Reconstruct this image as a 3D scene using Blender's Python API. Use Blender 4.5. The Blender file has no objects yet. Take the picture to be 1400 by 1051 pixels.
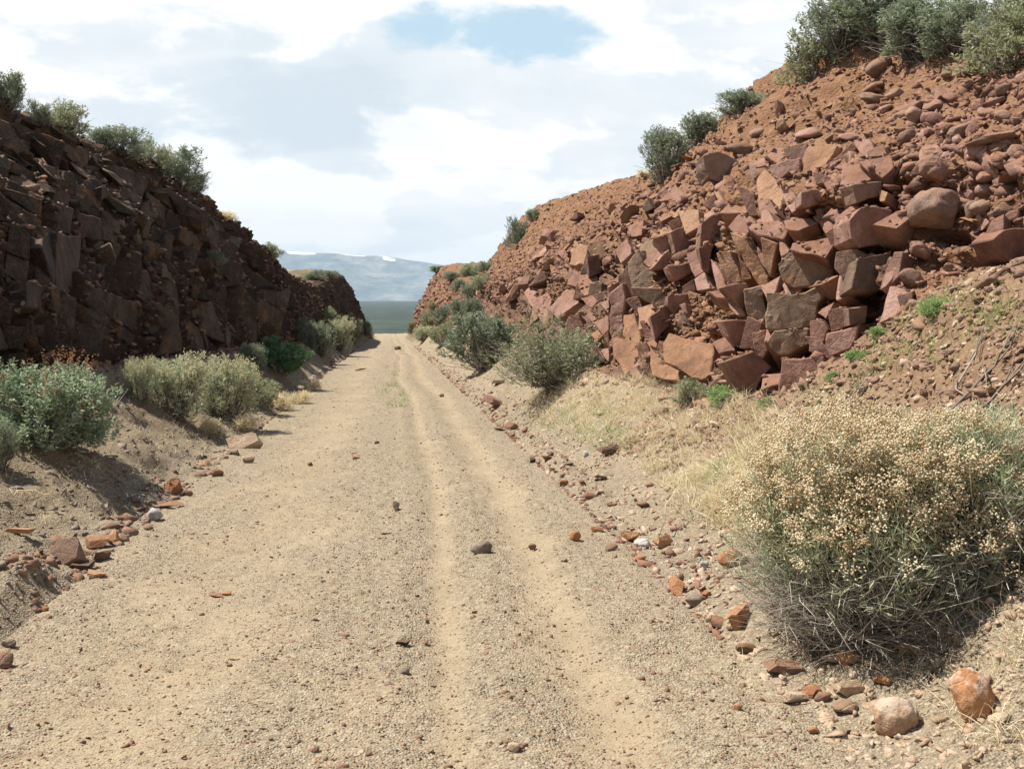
import bpy, bmesh, math, random
import numpy as np
from mathutils import Vector, Matrix, Quaternion, Euler
from mathutils.bvhtree import BVHTree

SC = bpy.context.scene
COL = SC.collection
R = math.radians
rng = np.random.default_rng(7)
random.seed(11)

# ------------------------------------------------------------------ camera, light, exposure
FPX = 1450.0                       # focal length in pixels of the 1400 px wide photograph
CAM_Z = 1.6
SLOPE = 0.0241                     # the old grade falls away from the camera
PITCH = math.atan(120.5 / FPX)
YAW = math.atan(168.0 / FPX / (math.cos(PITCH) + 0.059 * math.sin(PITCH)))
cam_d = bpy.data.cameras.new('camera')
cam = bpy.data.objects.new('camera', cam_d)
COL.objects.link(cam)
cam_d.sensor_width = 36.0
cam_d.lens = 36.0 * FPX / 1400.0
cam_d.clip_start = 0.05
cam_d.clip_end = 60000
cam.location = (0, 0, CAM_Z)
cam.rotation_euler = (math.pi / 2 - PITCH, 0, -YAW)
SC.camera = cam
CAM_R = cam.rotation_euler.to_matrix()

SUN_EL = R(60)
SUN_AZ = Vector((-0.93, 0.37)).normalized()          # horizontal direction towards the sun
sun_d = bpy.data.lights.new('sun', 'SUN')
sun = bpy.data.objects.new('sun', sun_d)
COL.objects.link(sun)
sun_d.energy = 5.0
sun_d.angle = R(0.5)
sun_d.color = (1.0, 0.93, 0.83)
to_sun = Vector((SUN_AZ.x * math.cos(SUN_EL), SUN_AZ.y * math.cos(SUN_EL), math.sin(SUN_EL)))
sun.rotation_euler = to_sun.to_track_quat('Z', 'Y').to_euler()
sun.location = (-20, 10, 40)

vs = SC.view_settings
vs.view_transform = 'Standard'
vs.look = 'None'
vs.exposure = 0.76
vs.gamma = 1.0
vs.use_curve_mapping = False


class NT:
    """small node graph helper"""
    def __init__(self, nt):
        self.nt = nt

    def put(self, sock, v):
        if isinstance(v, bpy.types.NodeSocket):
            self.nt.links.new(v, sock)
        elif v is not None:
            if sock.type == 'RGBA' and not isinstance(v, (int, float)) and len(v) == 3:
                v = (*v, 1.0)
            sock.default_value = v

    def n(self, t, ins=None, **props):
        nd = self.nt.nodes.new(t)
        for k, v in props.items():
            setattr(nd, k, v)
        for k, v in (ins or {}).items():
            self.put(nd.inputs[k], v)
        return nd

    def math(self, op, a, b=None, clamp=False):
        nd = self.n('ShaderNodeMath', operation=op, use_clamp=clamp)
        self.put(nd.inputs[0], a)
        if b is not None:
            self.put(nd.inputs[1], b)
        return nd.outputs[0]

    def mix(self, f, a, b, blend='MIX'):
        nd = self.n('ShaderNodeMix', data_type='RGBA', blend_type=blend)
        self.put(nd.inputs[0], f)
        self.put(nd.inputs[6], a)
        self.put(nd.inputs[7], b)
        return nd.outputs[2]

    def noise(self, vec, scale, detail=4, rough=0.55, out=0):
        return self.n('ShaderNodeTexNoise', {'Vector': vec, 'Scale': scale, 'Detail': detail, 'Roughness': rough}).outputs[out]

    def vor(self, vec, scale, feature='F1', out=0, rand=1.0):
        return self.n('ShaderNodeTexVoronoi', {'Vector': vec, 'Scale': scale, 'Randomness': rand}, feature=feature).outputs[out]

    def ramp(self, f, stops, interp='LINEAR'):
        nd = self.n('ShaderNodeValToRGB', {'Fac': f})
        cr = nd.color_ramp
        cr.interpolation = interp
        while len(cr.elements) < len(stops):
            cr.elements.new(0.5)
        for e, (p, c) in zip(cr.elements, stops):
            e.position = p
            e.color = (*c, 1) if not isinstance(c, (int, float)) else (c, c, c, 1)
        return nd.outputs[0]

    def smooth(self, v, lo, hi):
        nd = self.n('ShaderNodeMapRange', {'Value': v, 'From Min': lo, 'From Max': hi}, interpolation_type='SMOOTHSTEP')
        return nd.outputs[0]

    def attr(self, name):
        return self.n('ShaderNodeAttribute', attribute_name=name).outputs['Fac']

    def bump(self, h, strength, dist, normal=None):
        return self.n('ShaderNodeBump', {'Height': h, 'Strength': strength, 'Distance': dist, 'Normal': normal}).outputs[0]

    def scalevec(self, v, s):
        return self.n('ShaderNodeVectorMath', {0: v, 1: s}, operation='MULTIPLY').outputs[0]


# ------------------------------------------------------------------ sky: daylight sky behind broken cloud
W = bpy.data.worlds.new('World')
SC.world = W
W.use_nodes = True
W.node_tree.nodes.clear()
g = NT(W.node_tree)
sky = g.n('ShaderNodeTexSky')
sky.sky_type = 'NISHITA'
sky.sun_disc = False
sky.sun_elevation = SUN_EL
sky.sun_rotation = math.atan2(SUN_AZ.x, SUN_AZ.y)
sky.altitude = 1300
gen = g.n('ShaderNodeTexCoord').outputs['Generated']
sep = g.n('ShaderNodeSeparateXYZ', {0: gen})
dx, dy, dz = sep.outputs
den = g.math('ADD', g.math('MAXIMUM', dz, 0.0), 0.32)
cu = g.math('DIVIDE', dx, den)
cv = g.math('DIVIDE', dy, den)
cvec = g.n('ShaderNodeCombineXYZ', {0: cu, 1: cv, 2: g.math('MULTIPLY', dz, 2.0)}).outputs[0]
warp = g.noise(cvec, 0.8, 3, 0.5, out=1)
cvec2 = g.n('ShaderNodeVectorMath', {0: cvec, 1: g.scalevec(warp, (0.5, 0.5, 0.5))}, operation='ADD').outputs[0]
dense = g.noise(cvec2, 0.9, 10, 0.58)
# cover: near the horizon the clouds close up, overhead they break open
cover = g.math('ADD', dense, g.math('MULTIPLY', g.smooth(dz, 0.62, 0.14), 0.30))


def blob(a0, e0, ra, re):
    """soft patch of the sky around azimuth slope a0, elevation slope e0"""
    yy = g.math('MAXIMUM', dy, 0.05)
    a = g.math('DIVIDE', g.math('SUBTRACT', g.math('DIVIDE', dx, yy), a0), ra)
    e = g.math('DIVIDE', g.math('SUBTRACT', g.math('DIVIDE', dz, yy), e0), re)
    d = g.math('ADD', g.math('MULTIPLY', a, a), g.math('MULTIPLY', e, e))
    d = g.math('ADD', d, g.math('MULTIPLY', g.math('SUBTRACT', g.noise(cvec2, 5.0, 8, 0.62), 0.5), 4.2))
    return g.smooth(d, 1.7, -0.1)


def px_dir(px, py):
    v = CAM_R @ Vector(((px - 700) / FPX, -(py - 525.5) / FPX, -1.0))
    return v.normalized()


def px_slopes(px, py):
    v = px_dir(px, py)
    return v.x / v.y, v.z / v.y


gap = blob(*px_slopes(705, 42), 0.100, 0.028)
cover = g.math('SUBTRACT', cover, g.math('MULTIPLY', gap, 0.52))
mask = g.smooth(cover, 0.36, 0.74)
body = g.noise(cvec2, 3.2, 10, 0.6)
body2 = g.noise(cvec, 1.3, 5, 0.5)
grey1 = blob(*px_slopes(330, 150), 0.17, 0.040)
grey2 = blob(*px_slopes(420, 300), 0.10, 0.016)
grey3 = blob(*px_slopes(60, 60), 0.14, 0.03)
puff = g.smooth(g.math('ADD', g.noise(cvec2, 2.4, 12, 0.55), g.math('MULTIPLY', g.math('SUBTRACT', body, 0.5), 0.25)), 0.455, 0.525)
shade = g.math('ADD', g.math('MULTIPLY', body, 0.45), g.math('MULTIPLY', body2, 0.40))
shade = g.math('ADD', shade, g.math('MULTIPLY', puff, 0.21))
shade = g.math('SUBTRACT', shade, g.math('MULTIPLY', grey1, 0.15))
shade = g.math('SUBTRACT', shade, g.math('MULTIPLY', grey2, 0.10))
shade = g.math('SUBTRACT', shade, g.math('MULTIPLY', grey3, 0.05))
cloud = g.ramp(shade, [(0.26, (6.0, 6.7, 7.3)), (0.40, (7.2, 7.65, 8.0)), (0.50, (8.4, 8.5, 8.55)), (0.62, (9.3, 9.3, 9.2))])
cloud = g.mix(g.math('MULTIPLY', g.smooth(dz, 0.13, 0.0), 0.6), cloud, (8.5, 8.6, 8.6))
skycol = g.mix(mask, g.n('ShaderNodeMix', {0: 0.8, 6: sky.outputs[0], 7: (5.2, 6.9, 7.9)}, data_type='RGBA').outputs[2], cloud)
# overhead, well above the frame, the thinner cloud is less bright
dim = g.smooth(dz, 0.30, 0.62)
skycol = g.mix(g.math('MULTIPLY', dim, 0.9), skycol, sky.outputs[0])
bg = g.n('ShaderNodeBackground', {'Color': skycol, 'Strength': 0.072})
g.nt.links.new(bg.outputs[0], g.n('ShaderNodeOutputWorld').inputs[0])

# ------------------------------------------------------------------ noise in numpy
def h01(ix, iy, iz, s):
    n = (ix.astype(np.int64) * 73856093) ^ (iy.astype(np.int64) * 19349663) ^ (iz.astype(np.int64) * 83492791) ^ (s * 668265263)
    n &= 0xffffffff
    for _ in range(2):
        n = ((n ^ (n >> 16)) * 0x45d9f3b) & 0xffffffff
    n = n ^ (n >> 16)
    return n / 4294967296.0


def vnoise(P, s=0):
    i = np.floor(P).astype(np.int64)
    f = P - i
    f = f * f * (3 - 2 * f)
    out = 0
    for a in (0, 1):
        wx = f[:, 0] if a else 1 - f[:, 0]
        for b in (0, 1):
            wy = f[:, 1] if b else 1 - f[:, 1]
            for c in (0, 1):
                wz = f[:, 2] if c else 1 - f[:, 2]
                out = out + wx * wy * wz * h01(i[:, 0] + a, i[:, 1] + b, i[:, 2] + c, s)
    return out * 2 - 1


def fbm(P, scale, octaves=4, s=0, gain=0.5):
    t, amp, out = P * scale, 1.0, 0
    for k in range(octaves):
        out = out + amp * vnoise(t + 17.3 * k, s + k)
        t = t * 2.03
        amp *= gain
    return out


def facet(P, scale, s, tilt, M=None):
    """broken rock: cells with a step of their own and a tilted flat face"""
    Q = P * scale if M is None else (P @ M) * scale
    i = np.floor(Q).astype(np.int64)
    best = np.full(len(Q), 1e9)
    off = np.zeros(len(Q))
    for a in (-1, 0, 1):
        for b in (-1, 0, 1):
            for c in (-1, 0, 1):
                x, y, z = i[:, 0] + a, i[:, 1] + b, i[:, 2] + c
                e = Q - np.stack((x + h01(x, y, z, s), y + h01(x, y, z, s + 1), z + h01(x, y, z, s + 2)), 1)
                d = (e * e).sum(1)
                m = d < best
                best = np.where(m, d, best)
                t = np.stack((h01(x, y, z, s + 3), h01(x, y, z, s + 4), h01(x, y, z, s + 5)), 1) - 0.5
                v = h01(x, y, z, s + 6) - 0.5 + tilt * (t * e).sum(1)
                off = np.where(m, v, off)
    return off


# ------------------------------------------------------------------ mesh helpers
def mk_mesh(name, V, F, mat=None, smooth=False, attrs=None):
    """V (n,3); F one int array (m,3|4) or a list of such arrays"""
    me = bpy.data.meshes.new(name)
    Fs = F if isinstance(F, list) else [F]
    Fs = [np.asarray(f, dtype=np.int32) for f in Fs if len(f)]
    V = np.asarray(V, dtype=np.float32)
    me.vertices.add(len(V))
    me.vertices.foreach_set('co', V.ravel())
    loops = np.concatenate([f.ravel() for f in Fs])
    tot = np.concatenate([np.full(len(f), f.shape[1], dtype=np.int32) for f in Fs])
    start = np.concatenate(([0], np.cumsum(tot)[:-1])).astype(np.int32)
    me.loops.add(len(loops))
    me.loops.foreach_set('vertex_index', loops)
    me.polygons.add(len(tot))
    me.polygons.foreach_set('loop_start', start)
    me.polygons.foreach_set('loop_total', tot)
    if smooth:
        me.polygons.foreach_set('use_smooth', np.ones(len(tot), dtype=bool))
    me.update(calc_edges=True)
    for k, v in (attrs or {}).items():
        a = me.attributes.new(k, 'FLOAT', 'POINT')
        a.data.foreach_set('value', np.asarray(v, dtype=np.float32))
    if mat:
        me.materials.append(mat)
    return me


def link(name, me, parent=None):
    o = bpy.data.objects.new(name, me)
    COL.objects.link(o)
    if parent:
        o.parent = parent
    return o


def tag(o, label=None, cat=None, group=None, kind=None):
    for k, v in (('label', label), ('category', cat), ('group', group), ('kind', kind)):
        if v:
            o[k] = v
    return o


def grid_faces(nr, nc):
    i = np.arange(nr - 1)[:, None] * nc + np.arange(nc - 1)[None, :]
    i = i.ravel()
    return np.stack((i, i + 1, i + nc + 1, i + nc), 1)


# ------------------------------------------------------------------ materials
def new_mat(name):
    m = bpy.data.materials.new(name)
    m.use_nodes = True
    m.node_tree.nodes.clear()
    n = NT(m.node_tree)
    return m, n


def finish(n, col, rough=0.9, normal=None, spec=0.25, **extra):
    b = n.n('ShaderNodeBsdfPrincipled', {'Base Color': col, 'Roughness': rough, 'Specular IOR Level': spec, 'Normal': normal, **extra})
    n.nt.links.new(b.outputs[0], n.n('ShaderNodeOutputMaterial').inputs[0])


def rock_mat(name, dark, mid, light, dust=(0.26, 0.13, 0.062), dust_amt=0.5, bump=0.36, crust=None):
    m, n = new_mat(name)
    geo = n.n('ShaderNodeNewGeometry')
    pos = geo.outputs['Position']
    rnd = n.n('ShaderNodeObjectInfo').outputs['Random']
    t = n.math('ADD', n.math('MULTIPLY', rnd, 0.55), n.math('MULTIPLY', n.attr('tint'), 0.6))
    big = n.math('ADD', n.math('MULTIPLY', n.noise(pos, 1.7, 5, 0.6), 0.6), n.math('MULTIPLY', n.noise(pos, 6.5, 6, 0.65), 0.4))
    f = n.math('ADD', n.math('MULTIPLY', n.math('SUBTRACT', n.math('MULTIPLY', big, 1.7), 0.35), 0.9), n.math('MULTIPLY', n.math('SUBTRACT', t, 0.4), 0.55))
    col = n.ramp(f, [(0.25, dark), (0.48, mid), (0.72, light)])
    fine = n.noise(pos, 34, 6, 0.7)
    col = n.mix(n.math('MULTIPLY', n.smooth(fine, 0.42, 0.72), 0.25), col, (0.30, 0.215, 0.16))
    col = n.mix(n.math('MULTIPLY', n.smooth(n.noise(pos, 55, 3, 0.6), 0.55, 0.36), 0.28), col, tuple(c * 0.5 for c in dark))
    varn = n.math('MULTIPLY', n.smooth(n.noise(n.scalevec(pos, (1.0, 1.0, 0.6)), 3.3, 7, 0.68), 0.55, 0.68), 0.38)
    col = n.mix(varn, col, tuple(c * 0.75 for c in dark))
    # orange soil that has settled on upward ledges, and rusty stains
    up = n.n('ShaderNodeSeparateXYZ', {0: geo.outputs['Normal']}).outputs[2]
    dn = n.noise(pos, 5.0, 6, 0.65)
    du = n.math('MULTIPLY', n.smooth(n.math('ADD', n.math('MULTIPLY', up, 0.45), dn), 0.62, 0.95), dust_amt)
    col = n.mix(du, col, dust)
    st = n.math('MULTIPLY', n.smooth(n.noise(pos, 2.6, 5, 0.6), 0.56, 0.72), 0.4)
    col = n.mix(st, col, (0.29, 0.135, 0.05))
    if crust:
        cm = n.smooth(n.math('ADD', n.noise(pos, 13, 6, 0.68), n.math('MULTIPLY', up, 0.16)), 0.54, 0.64)
        col = n.mix(n.math('MULTIPLY', cm, 0.85), col, crust)
        col = n.mix(n.math('MULTIPLY', n.smooth(n.noise(pos, 31, 5, 0.7), 0.60, 0.68), 0.7), col, (0.12, 0.075, 0.045))
    h = n.math('ADD', n.noise(pos, 9, 6, 0.62), n.math('MULTIPLY', n.noise(pos, 60, 4, 0.65), 0.22))
    crack = n.math('MULTIPLY', n.smooth(n.vor(n.scalevec(pos, (1, 1, 1.4)), 5.0, 'DISTANCE_TO_EDGE'), 0.0, 0.03), 0.18)
    nb = n.bump(n.math('ADD', h, crack), bump, 0.10)
    col = n.mix(1.0, col, (0.99, 0.965, 0.96), 'MULTIPLY')
    finish(n, col, 0.88, nb, 0.3)
    return m


M_ROCK = rock_mat('basalt_mauve', (0.13, 0.070, 0.052), (0.255, 0.142, 0.106), (0.385, 0.245, 0.198))
M_OCHRE = rock_mat('basalt_ochre', (0.16, 0.085, 0.05), (0.29, 0.162, 0.092), (0.40, 0.255, 0.165))
M_OLIVE = rock_mat('basalt_olive', (0.15, 0.098, 0.064), (0.235, 0.165, 0.112), (0.31, 0.23, 0.165), dust_amt=0.3)
M_COBBLE = rock_mat('basalt_cobble', (0.12, 0.082, 0.06), (0.205, 0.135, 0.10), (0.30, 0.205, 0.155))
M_DARK = rock_mat('basalt_dark_and_shaded', (0.016, 0.013, 0.010), (0.030, 0.023, 0.017), (0.075, 0.052, 0.037), dust=(0.20, 0.125, 0.075), dust_amt=0.5)  # left face's shade put into colour, ledge dust lightened for sun; also black stones
M_ORANGE = rock_mat('stone_orange', (0.26, 0.12, 0.055), (0.37, 0.18, 0.085), (0.46, 0.30, 0.18))
M_TAN = rock_mat('stone_tan', (0.26, 0.17, 0.10), (0.40, 0.29, 0.19), (0.55, 0.45, 0.35), dust=(0.36, 0.25, 0.15))
M_CRUST_O = rock_mat('stone_orange_lichen', (0.25, 0.115, 0.055), (0.42, 0.21, 0.10), (0.52, 0.33, 0.20), crust=(0.50, 0.40, 0.31))
M_CRUST_T = rock_mat('stone_tan_crust', (0.22, 0.125, 0.07), (0.36, 0.23, 0.14), (0.46, 0.33, 0.22), dust=(0.36, 0.25, 0.15), crust=(0.46, 0.37, 0.29))
M_GREY = rock_mat('stone_grey', (0.13, 0.105, 0.085), (0.22, 0.185, 0.15), (0.32, 0.28, 0.24), dust=(0.3, 0.22, 0.15), dust_amt=0.35)
M_PALE = rock_mat('stone_pale', (0.30, 0.31, 0.31), (0.42, 0.425, 0.42), (0.54, 0.535, 0.52), dust=(0.42, 0.36, 0.28), dust_amt=0.15)


def cliff_mat(name, darker):
    """rock below, loose rusty soil where the 'soil' attribute says so"""
    m, n = new_mat(name)
    geo = n.n('ShaderNodeNewGeometry')
    pos = geo.outputs['Position']
    k = 0.28 if darker else 1.0  # left face: same rock, its shade put into the colour
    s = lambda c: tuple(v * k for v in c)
    big = n.noise(pos, 1.3, 6, 0.62)
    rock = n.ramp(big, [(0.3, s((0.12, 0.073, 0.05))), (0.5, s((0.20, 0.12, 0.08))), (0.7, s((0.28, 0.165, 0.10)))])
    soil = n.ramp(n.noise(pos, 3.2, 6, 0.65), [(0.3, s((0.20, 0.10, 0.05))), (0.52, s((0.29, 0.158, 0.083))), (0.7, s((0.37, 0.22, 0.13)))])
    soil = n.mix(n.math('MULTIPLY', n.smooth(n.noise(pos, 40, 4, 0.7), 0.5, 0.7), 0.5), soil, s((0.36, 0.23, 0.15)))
    soil = n.mix(n.math('MULTIPLY', n.vor(pos, 26, out=0), 0.35), soil, s((0.13, 0.07, 0.04)))
    sf = n.smooth(n.math('ADD', n.attr('soil'), n.math('MULTIPLY', n.math('SUBTRACT', n.noise(pos, 2.5, 5, 0.6), 0.5), 0.9)), 0.35, 0.65)
    far = n.attr('turf')
    col = n.mix(sf, rock, soil)
    col = n.mix(far, col, n.ramp(n.noise(pos, 1.1, 5, 0.6), [(0.35, (0.13, 0.11, 0.06)), (0.6, (0.24, 0.19, 0.11))]))
    h = n.math('ADD', n.noise(pos, 7, 7, 0.66), n.math('MULTIPLY', n.vor(pos, 22), 0.35))
    nb = n.bump(h, 0.7, 0.12)
    col = n.mix(1.0, col, (0.84, 0.83, 0.83), 'MULTIPLY')
    finish(n, col, 0.92, nb, 0.2)
    return m


M_CLIFF_R = cliff_mat('cutting_rock', False)
M_CLIFF_L = cliff_mat('cutting_rock_shaded', True)


def earth_mat(name, road, k=1.0):
    m, n = new_mat(name)
    geo = n.n('ShaderNodeNewGeometry')
    pos = geo.outputs['Position']
    x = n.n('ShaderNodeSeparateXYZ', {0: pos}).outputs[0]
    big = n.noise(pos, 0.9, 5, 0.6)
    if road:
        base = n.ramp(big, [(0.3, (0.385, 0.295, 0.19)), (0.5, (0.44, 0.345, 0.228)), (0.7, (0.49, 0.39, 0.265))])
        gravel_c = (0.49, 0.41, 0.285)
    else:
        base = n.ramp(big, [(0.3, (0.32, 0.24, 0.155)), (0.5, (0.39, 0.30, 0.20)), (0.7, (0.45, 0.355, 0.245))])
        gravel_c = (0.43, 0.36, 0.255)
    # fine gravel: each grain its own grey, tan or rust
    cell = n.vor(pos, 85, out=1)
    cell2 = n.vor(pos, 42, out=1)
    cs = n.n('ShaderNodeSeparateColor', {0: cell}).outputs
    cs2 = n.n('ShaderNodeSeparateColor', {0: cell2}).outputs
    grain = n.ramp(cs[0], [(0.0, (0.16, 0.13, 0.10)), (0.25, (0.34, 0.27, 0.19)), (0.6, gravel_c), (0.85, (0.60, 0.52, 0.39)), (1.0, (0.74, 0.68, 0.56))])
    grain2 = n.ramp(cs2[1], [(0.0, (0.20, 0.145, 0.10)), (0.4, gravel_c), (0.8, (0.48, 0.38, 0.26)), (1.0, (0.60, 0.52, 0.41))])
    grain = n.mix(0.4, grain, grain2)
    gf = n.attr('gravel')
    gn = n.smooth(n.math('ADD', gf, n.math('MULTIPLY', n.math('SUBTRACT', n.noise(n.scalevec(pos, (1, 0.7, 1)), 1.8, 7, 0.7), 0.5), 2.6)), -0.1, 1.1)
    col = n.mix(n.math('ADD', n.math('MULTIPLY', gn, 0.62), 0.16), base, grain)
    # rusty crumbs and darker damp-looking clods
    cl = n.math('MULTIPLY', n.smooth(n.noise(n.scalevec(pos, (0.6, 1.7, 1)), 5.5, 9, 0.78), 0.545, 0.66), 0.62)
    col = n.mix(cl, col, (0.27, 0.19, 0.115))
    col = n.mix(n.math('MULTIPLY', n.smooth(n.noise(pos, 24, 4, 0.7), 0.60, 0.70), 0.5), col, (0.22, 0.155, 0.10))
    # dark grit, fine as coffee grounds
    col = n.mix(n.math('MULTIPLY', n.smooth(n.noise(pos, 42, 6, 0.78), 0.575, 0.635), n.smooth(n.noise(pos, 2.2, 6, 0.7), 0.30, 0.60)), col, (0.095, 0.07, 0.05))
    if not road:
        rf = n.attr('rust')
        rs = n.smooth(n.math('ADD', rf, n.math('MULTIPLY', n.math('SUBTRACT', n.noise(pos, 1.8, 5, 0.6), 0.5), 0.8)), 0.3, 0.75)
        col = n.mix(n.math('MULTIPLY', rs, 0.8), col, n.ramp(n.noise(pos, 14, 5, 0.65), [(0.35, (0.20, 0.115, 0.065)), (0.65, (0.36, 0.225, 0.14))]))
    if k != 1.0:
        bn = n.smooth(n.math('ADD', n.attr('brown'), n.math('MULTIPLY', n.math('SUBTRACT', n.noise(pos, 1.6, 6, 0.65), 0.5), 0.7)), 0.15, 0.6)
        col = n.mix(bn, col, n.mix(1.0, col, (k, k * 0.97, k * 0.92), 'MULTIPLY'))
    h = n.math('ADD', n.math('MULTIPLY', n.vor(pos, 85), 0.55), n.math('MULTIPLY', n.noise(pos, 18, 6, 0.65), 1.1))
    h = n.math('SUBTRACT', h, n.math('MULTIPLY', n.vor(pos, 38), 0.3))
    nb = n.bump(h, n.math('ADD', n.math('MULTIPLY', gn, 0.4), 0.36), 0.036)
    col = n.mix(1.0, col, (0.725, 0.73, 0.72), 'MULTIPLY')
    finish(n, col, 0.95, nb, 0.15)
    return m


M_ROAD = earth_mat('road_gravel', True)
M_BANK = earth_mat('bank_earth', False)
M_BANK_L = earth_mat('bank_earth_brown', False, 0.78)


def leaf_mat(name, dark, mid, light, trans=0.25, rough=0.7):
    m, n = new_mat(name)
    rnd = n.n('ShaderNodeObjectInfo').outputs['Random']
    t = n.math('ADD', n.math('MULTIPLY', n.attr('tint'), 0.8), n.math('MULTIPLY', rnd, 0.2))
    col = n.ramp(t, [(0.1, dark), (0.5, mid), (0.95, light)])
    b = n.n('ShaderNodeBsdfPrincipled', {'Base Color': col, 'Roughness': rough, 'Specular IOR Level': 0.2})
    tr = n.n('ShaderNodeBsdfTranslucent', {'Color': n.mix(0.5, col, (mid[0] * 1.2, mid[1] * 1.35, mid[2] * 0.8))})
    mx = n.n('ShaderNodeMixShader', {0: trans})
    n.nt.links.new(b.outputs[0], mx.inputs[1])
    n.nt.links.new(tr.outputs[0], mx.inputs[2])
    n.nt.links.new(mx.outputs[0], n.n('ShaderNodeOutputMaterial').inputs[0])
    return m


L_SAGE = leaf_mat('leaf_sage', (0.105, 0.13, 0.09), (0.225, 0.26, 0.19), (0.43, 0.46, 0.36), 0.28)
L_GREEN = leaf_mat('leaf_green', (0.15, 0.20, 0.135), (0.285, 0.36, 0.25), (0.50, 0.56, 0.43), 0.3)
L_FRESH = leaf_mat('leaf_fresh', (0.13, 0.22, 0.08), (0.25, 0.36, 0.15), (0.42, 0.52, 0.26), 0.3)
L_DEEP = leaf_mat('leaf_deep_green', (0.048, 0.120, 0.056), (0.088, 0.192, 0.088), (0.160, 0.288, 0.128))
L_RABBIT = leaf_mat('leaf_rabbitbrush', (0.26, 0.31, 0.21), (0.46, 0.50, 0.36), (0.70, 0.70, 0.56), 0.35)
L_OLIVE = leaf_mat('leaf_olive', (0.18, 0.195, 0.12), (0.32, 0.335, 0.22), (0.50, 0.50, 0.36), 0.3)
L_FLOWER = leaf_mat('flower_tan', (0.55, 0.42, 0.26), (0.76, 0.63, 0.45), (0.87, 0.79, 0.63), 0.25)
L_YELLOW = leaf_mat('flower_pale_yellow', (0.50, 0.44, 0.24), (0.66, 0.60, 0.38), (0.78, 0.73, 0.53), 0.2)
L_RUST = leaf_mat('seed_rust', (0.22, 0.10, 0.045), (0.34, 0.17, 0.08), (0.46, 0.27, 0.14), 0.2)
L_STRAW = leaf_mat('straw', (0.54, 0.44, 0.30), (0.76, 0.66, 0.49), (0.88, 0.81, 0.67), 0.3)
L_GRASS = leaf_mat('grass_green', (0.15, 0.22, 0.07), (0.28, 0.36, 0.12), (0.42, 0.48, 0.20), 0.3)
L_WOOD = leaf_mat('twig_grey', (0.11, 0.095, 0.08), (0.20, 0.175, 0.15), (0.36, 0.33, 0.29), 0.0, 0.9)
L_TWIG = leaf_mat('twig_pale', (0.24, 0.21, 0.18), (0.44, 0.40, 0.35), (0.62, 0.59, 0.54), 0.0, 0.9)  # grey dead twigs, lightened for the light they catch
L_DEAD = leaf_mat('dead_wood', (0.10, 0.075, 0.055), (0.18, 0.145, 0.115), (0.33, 0.28, 0.23), 0.0, 0.9)

# ------------------------------------------------------------------ terrain of the cutting
XL, XR = -1.95, 1.65               # edges of the road
RT = np.array([  # y, foot x, foot z, mid x, mid z, top x, top z   (z above the road)
    (-20, 4.6, 2.1, 5.8, 3.2, 9.0, 5.6), (5, 4.6, 2.1, 5.8, 3.2, 8.9, 5.5), (7.5, 4.55, 2.0, 5.5, 3.1, 8.8, 5.4), (8.6, 4.25, 1.65, 5.1, 3.1, 8.7, 5.4),
    (9.6, 3.75, 0.98, 4.65, 3.0, 8.6, 5.4), (11, 3.3, 0.78, 4.35, 3.0, 8.5, 5.3), (14, 3.0, 0.84, 4.2, 3.2, 8.5, 5.65), (16, 2.96, 0.94, 4.2, 3.4, 8.3, 6.15),
    (17.5, 2.98, 0.94, 4.25, 3.4, 7.6, 6.5), (20, 3.0, 0.95, 4.3, 3.4, 7.5, 6.55), (24, 3.1, 0.95, 4.3, 3.4, 7.7, 6.25), (31, 3.0, 0.9, 4.2, 3.3, 7.4, 5.9),
    (40, 2.9, 0.8, 4.0, 3.2, 6.3, 6.3), (44, 2.9, 0.8, 3.9, 3.1, 5.9, 6.4), (49, 2.85, 0.75, 3.8, 2.9, 5.5, 5.7), (58, 2.8, 0.7, 3.5, 1.8, 4.5, 3.7),
    (66, 2.5, 0.65, 3.2, 1.8, 4.6, 3.6), (76, 2.1, 0.6, 2.7, 2.8, 4.0, 5.6), (84, 1.8, 0.5, 2.4, 3.0, 3.9, 5.8), (100, 1.75, 0.4, 2.4, 2.5, 4.5, 5.2), (125, 2.2, 0.2, 3.2, 1.0, 7, 1.8), (150, 2.4, 0.05, 4, 0.1, 8, 0.2)])
LT = np.array([
    (-20, -4.1, 0.7, -4.75, 3.0, -6.3, 5.2), (8, -4.1, 0.7, -4.75, 3.0, -6.15, 5.15), (12, -4.15, 0.8, -4.75, 3.1, -6.1, 5.15), (16.5, -4.15, 0.95, -4.7, 3.2, -6.0, 5.13),
    (19.5, -4.05, 0.95, -4.55, 3.2, -5.75, 5.16), (25, -3.8, 0.92, -4.2, 3.1, -4.86, 5.05), (28, -3.8, 0.9, -4.2, 3.0, -4.67, 4.88), (34, -3.6, 0.85, -4.0, 2.8, -4.45, 4.65),
    (44, -3.3, 0.75, -3.55, 2.2, -3.9, 3.6), (55, -2.9, 0.6, -3.2, 2.0, -3.7, 3.4), (65, -2.5, 0.55, -2.8, 2.4, -3.4, 4.3), (75, -2.3, 0.5, -2.6, 2.8, -3.3, 5.0),
    (95, -1.95, 0.35, -2.3, 2.4, -3.3, 4.7), (125, -2.1, 0.2, -3.0, 0.9, -6, 1.6), (150, -2.2, 0.05, -4, 0.1, -8, 0.2)])


def tab(T, y):
    return [np.interp(y, T[:, 0], T[:, k]) for k in range(1, 7)]


def fall(y):
    """height of the grade: 2.4 % down, then away into the valley"""
    z = -SLOPE * y
    b = np.clip(y - 150, 0, None)
    return z - np.minimum(b * 0.15, 41.0)


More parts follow.
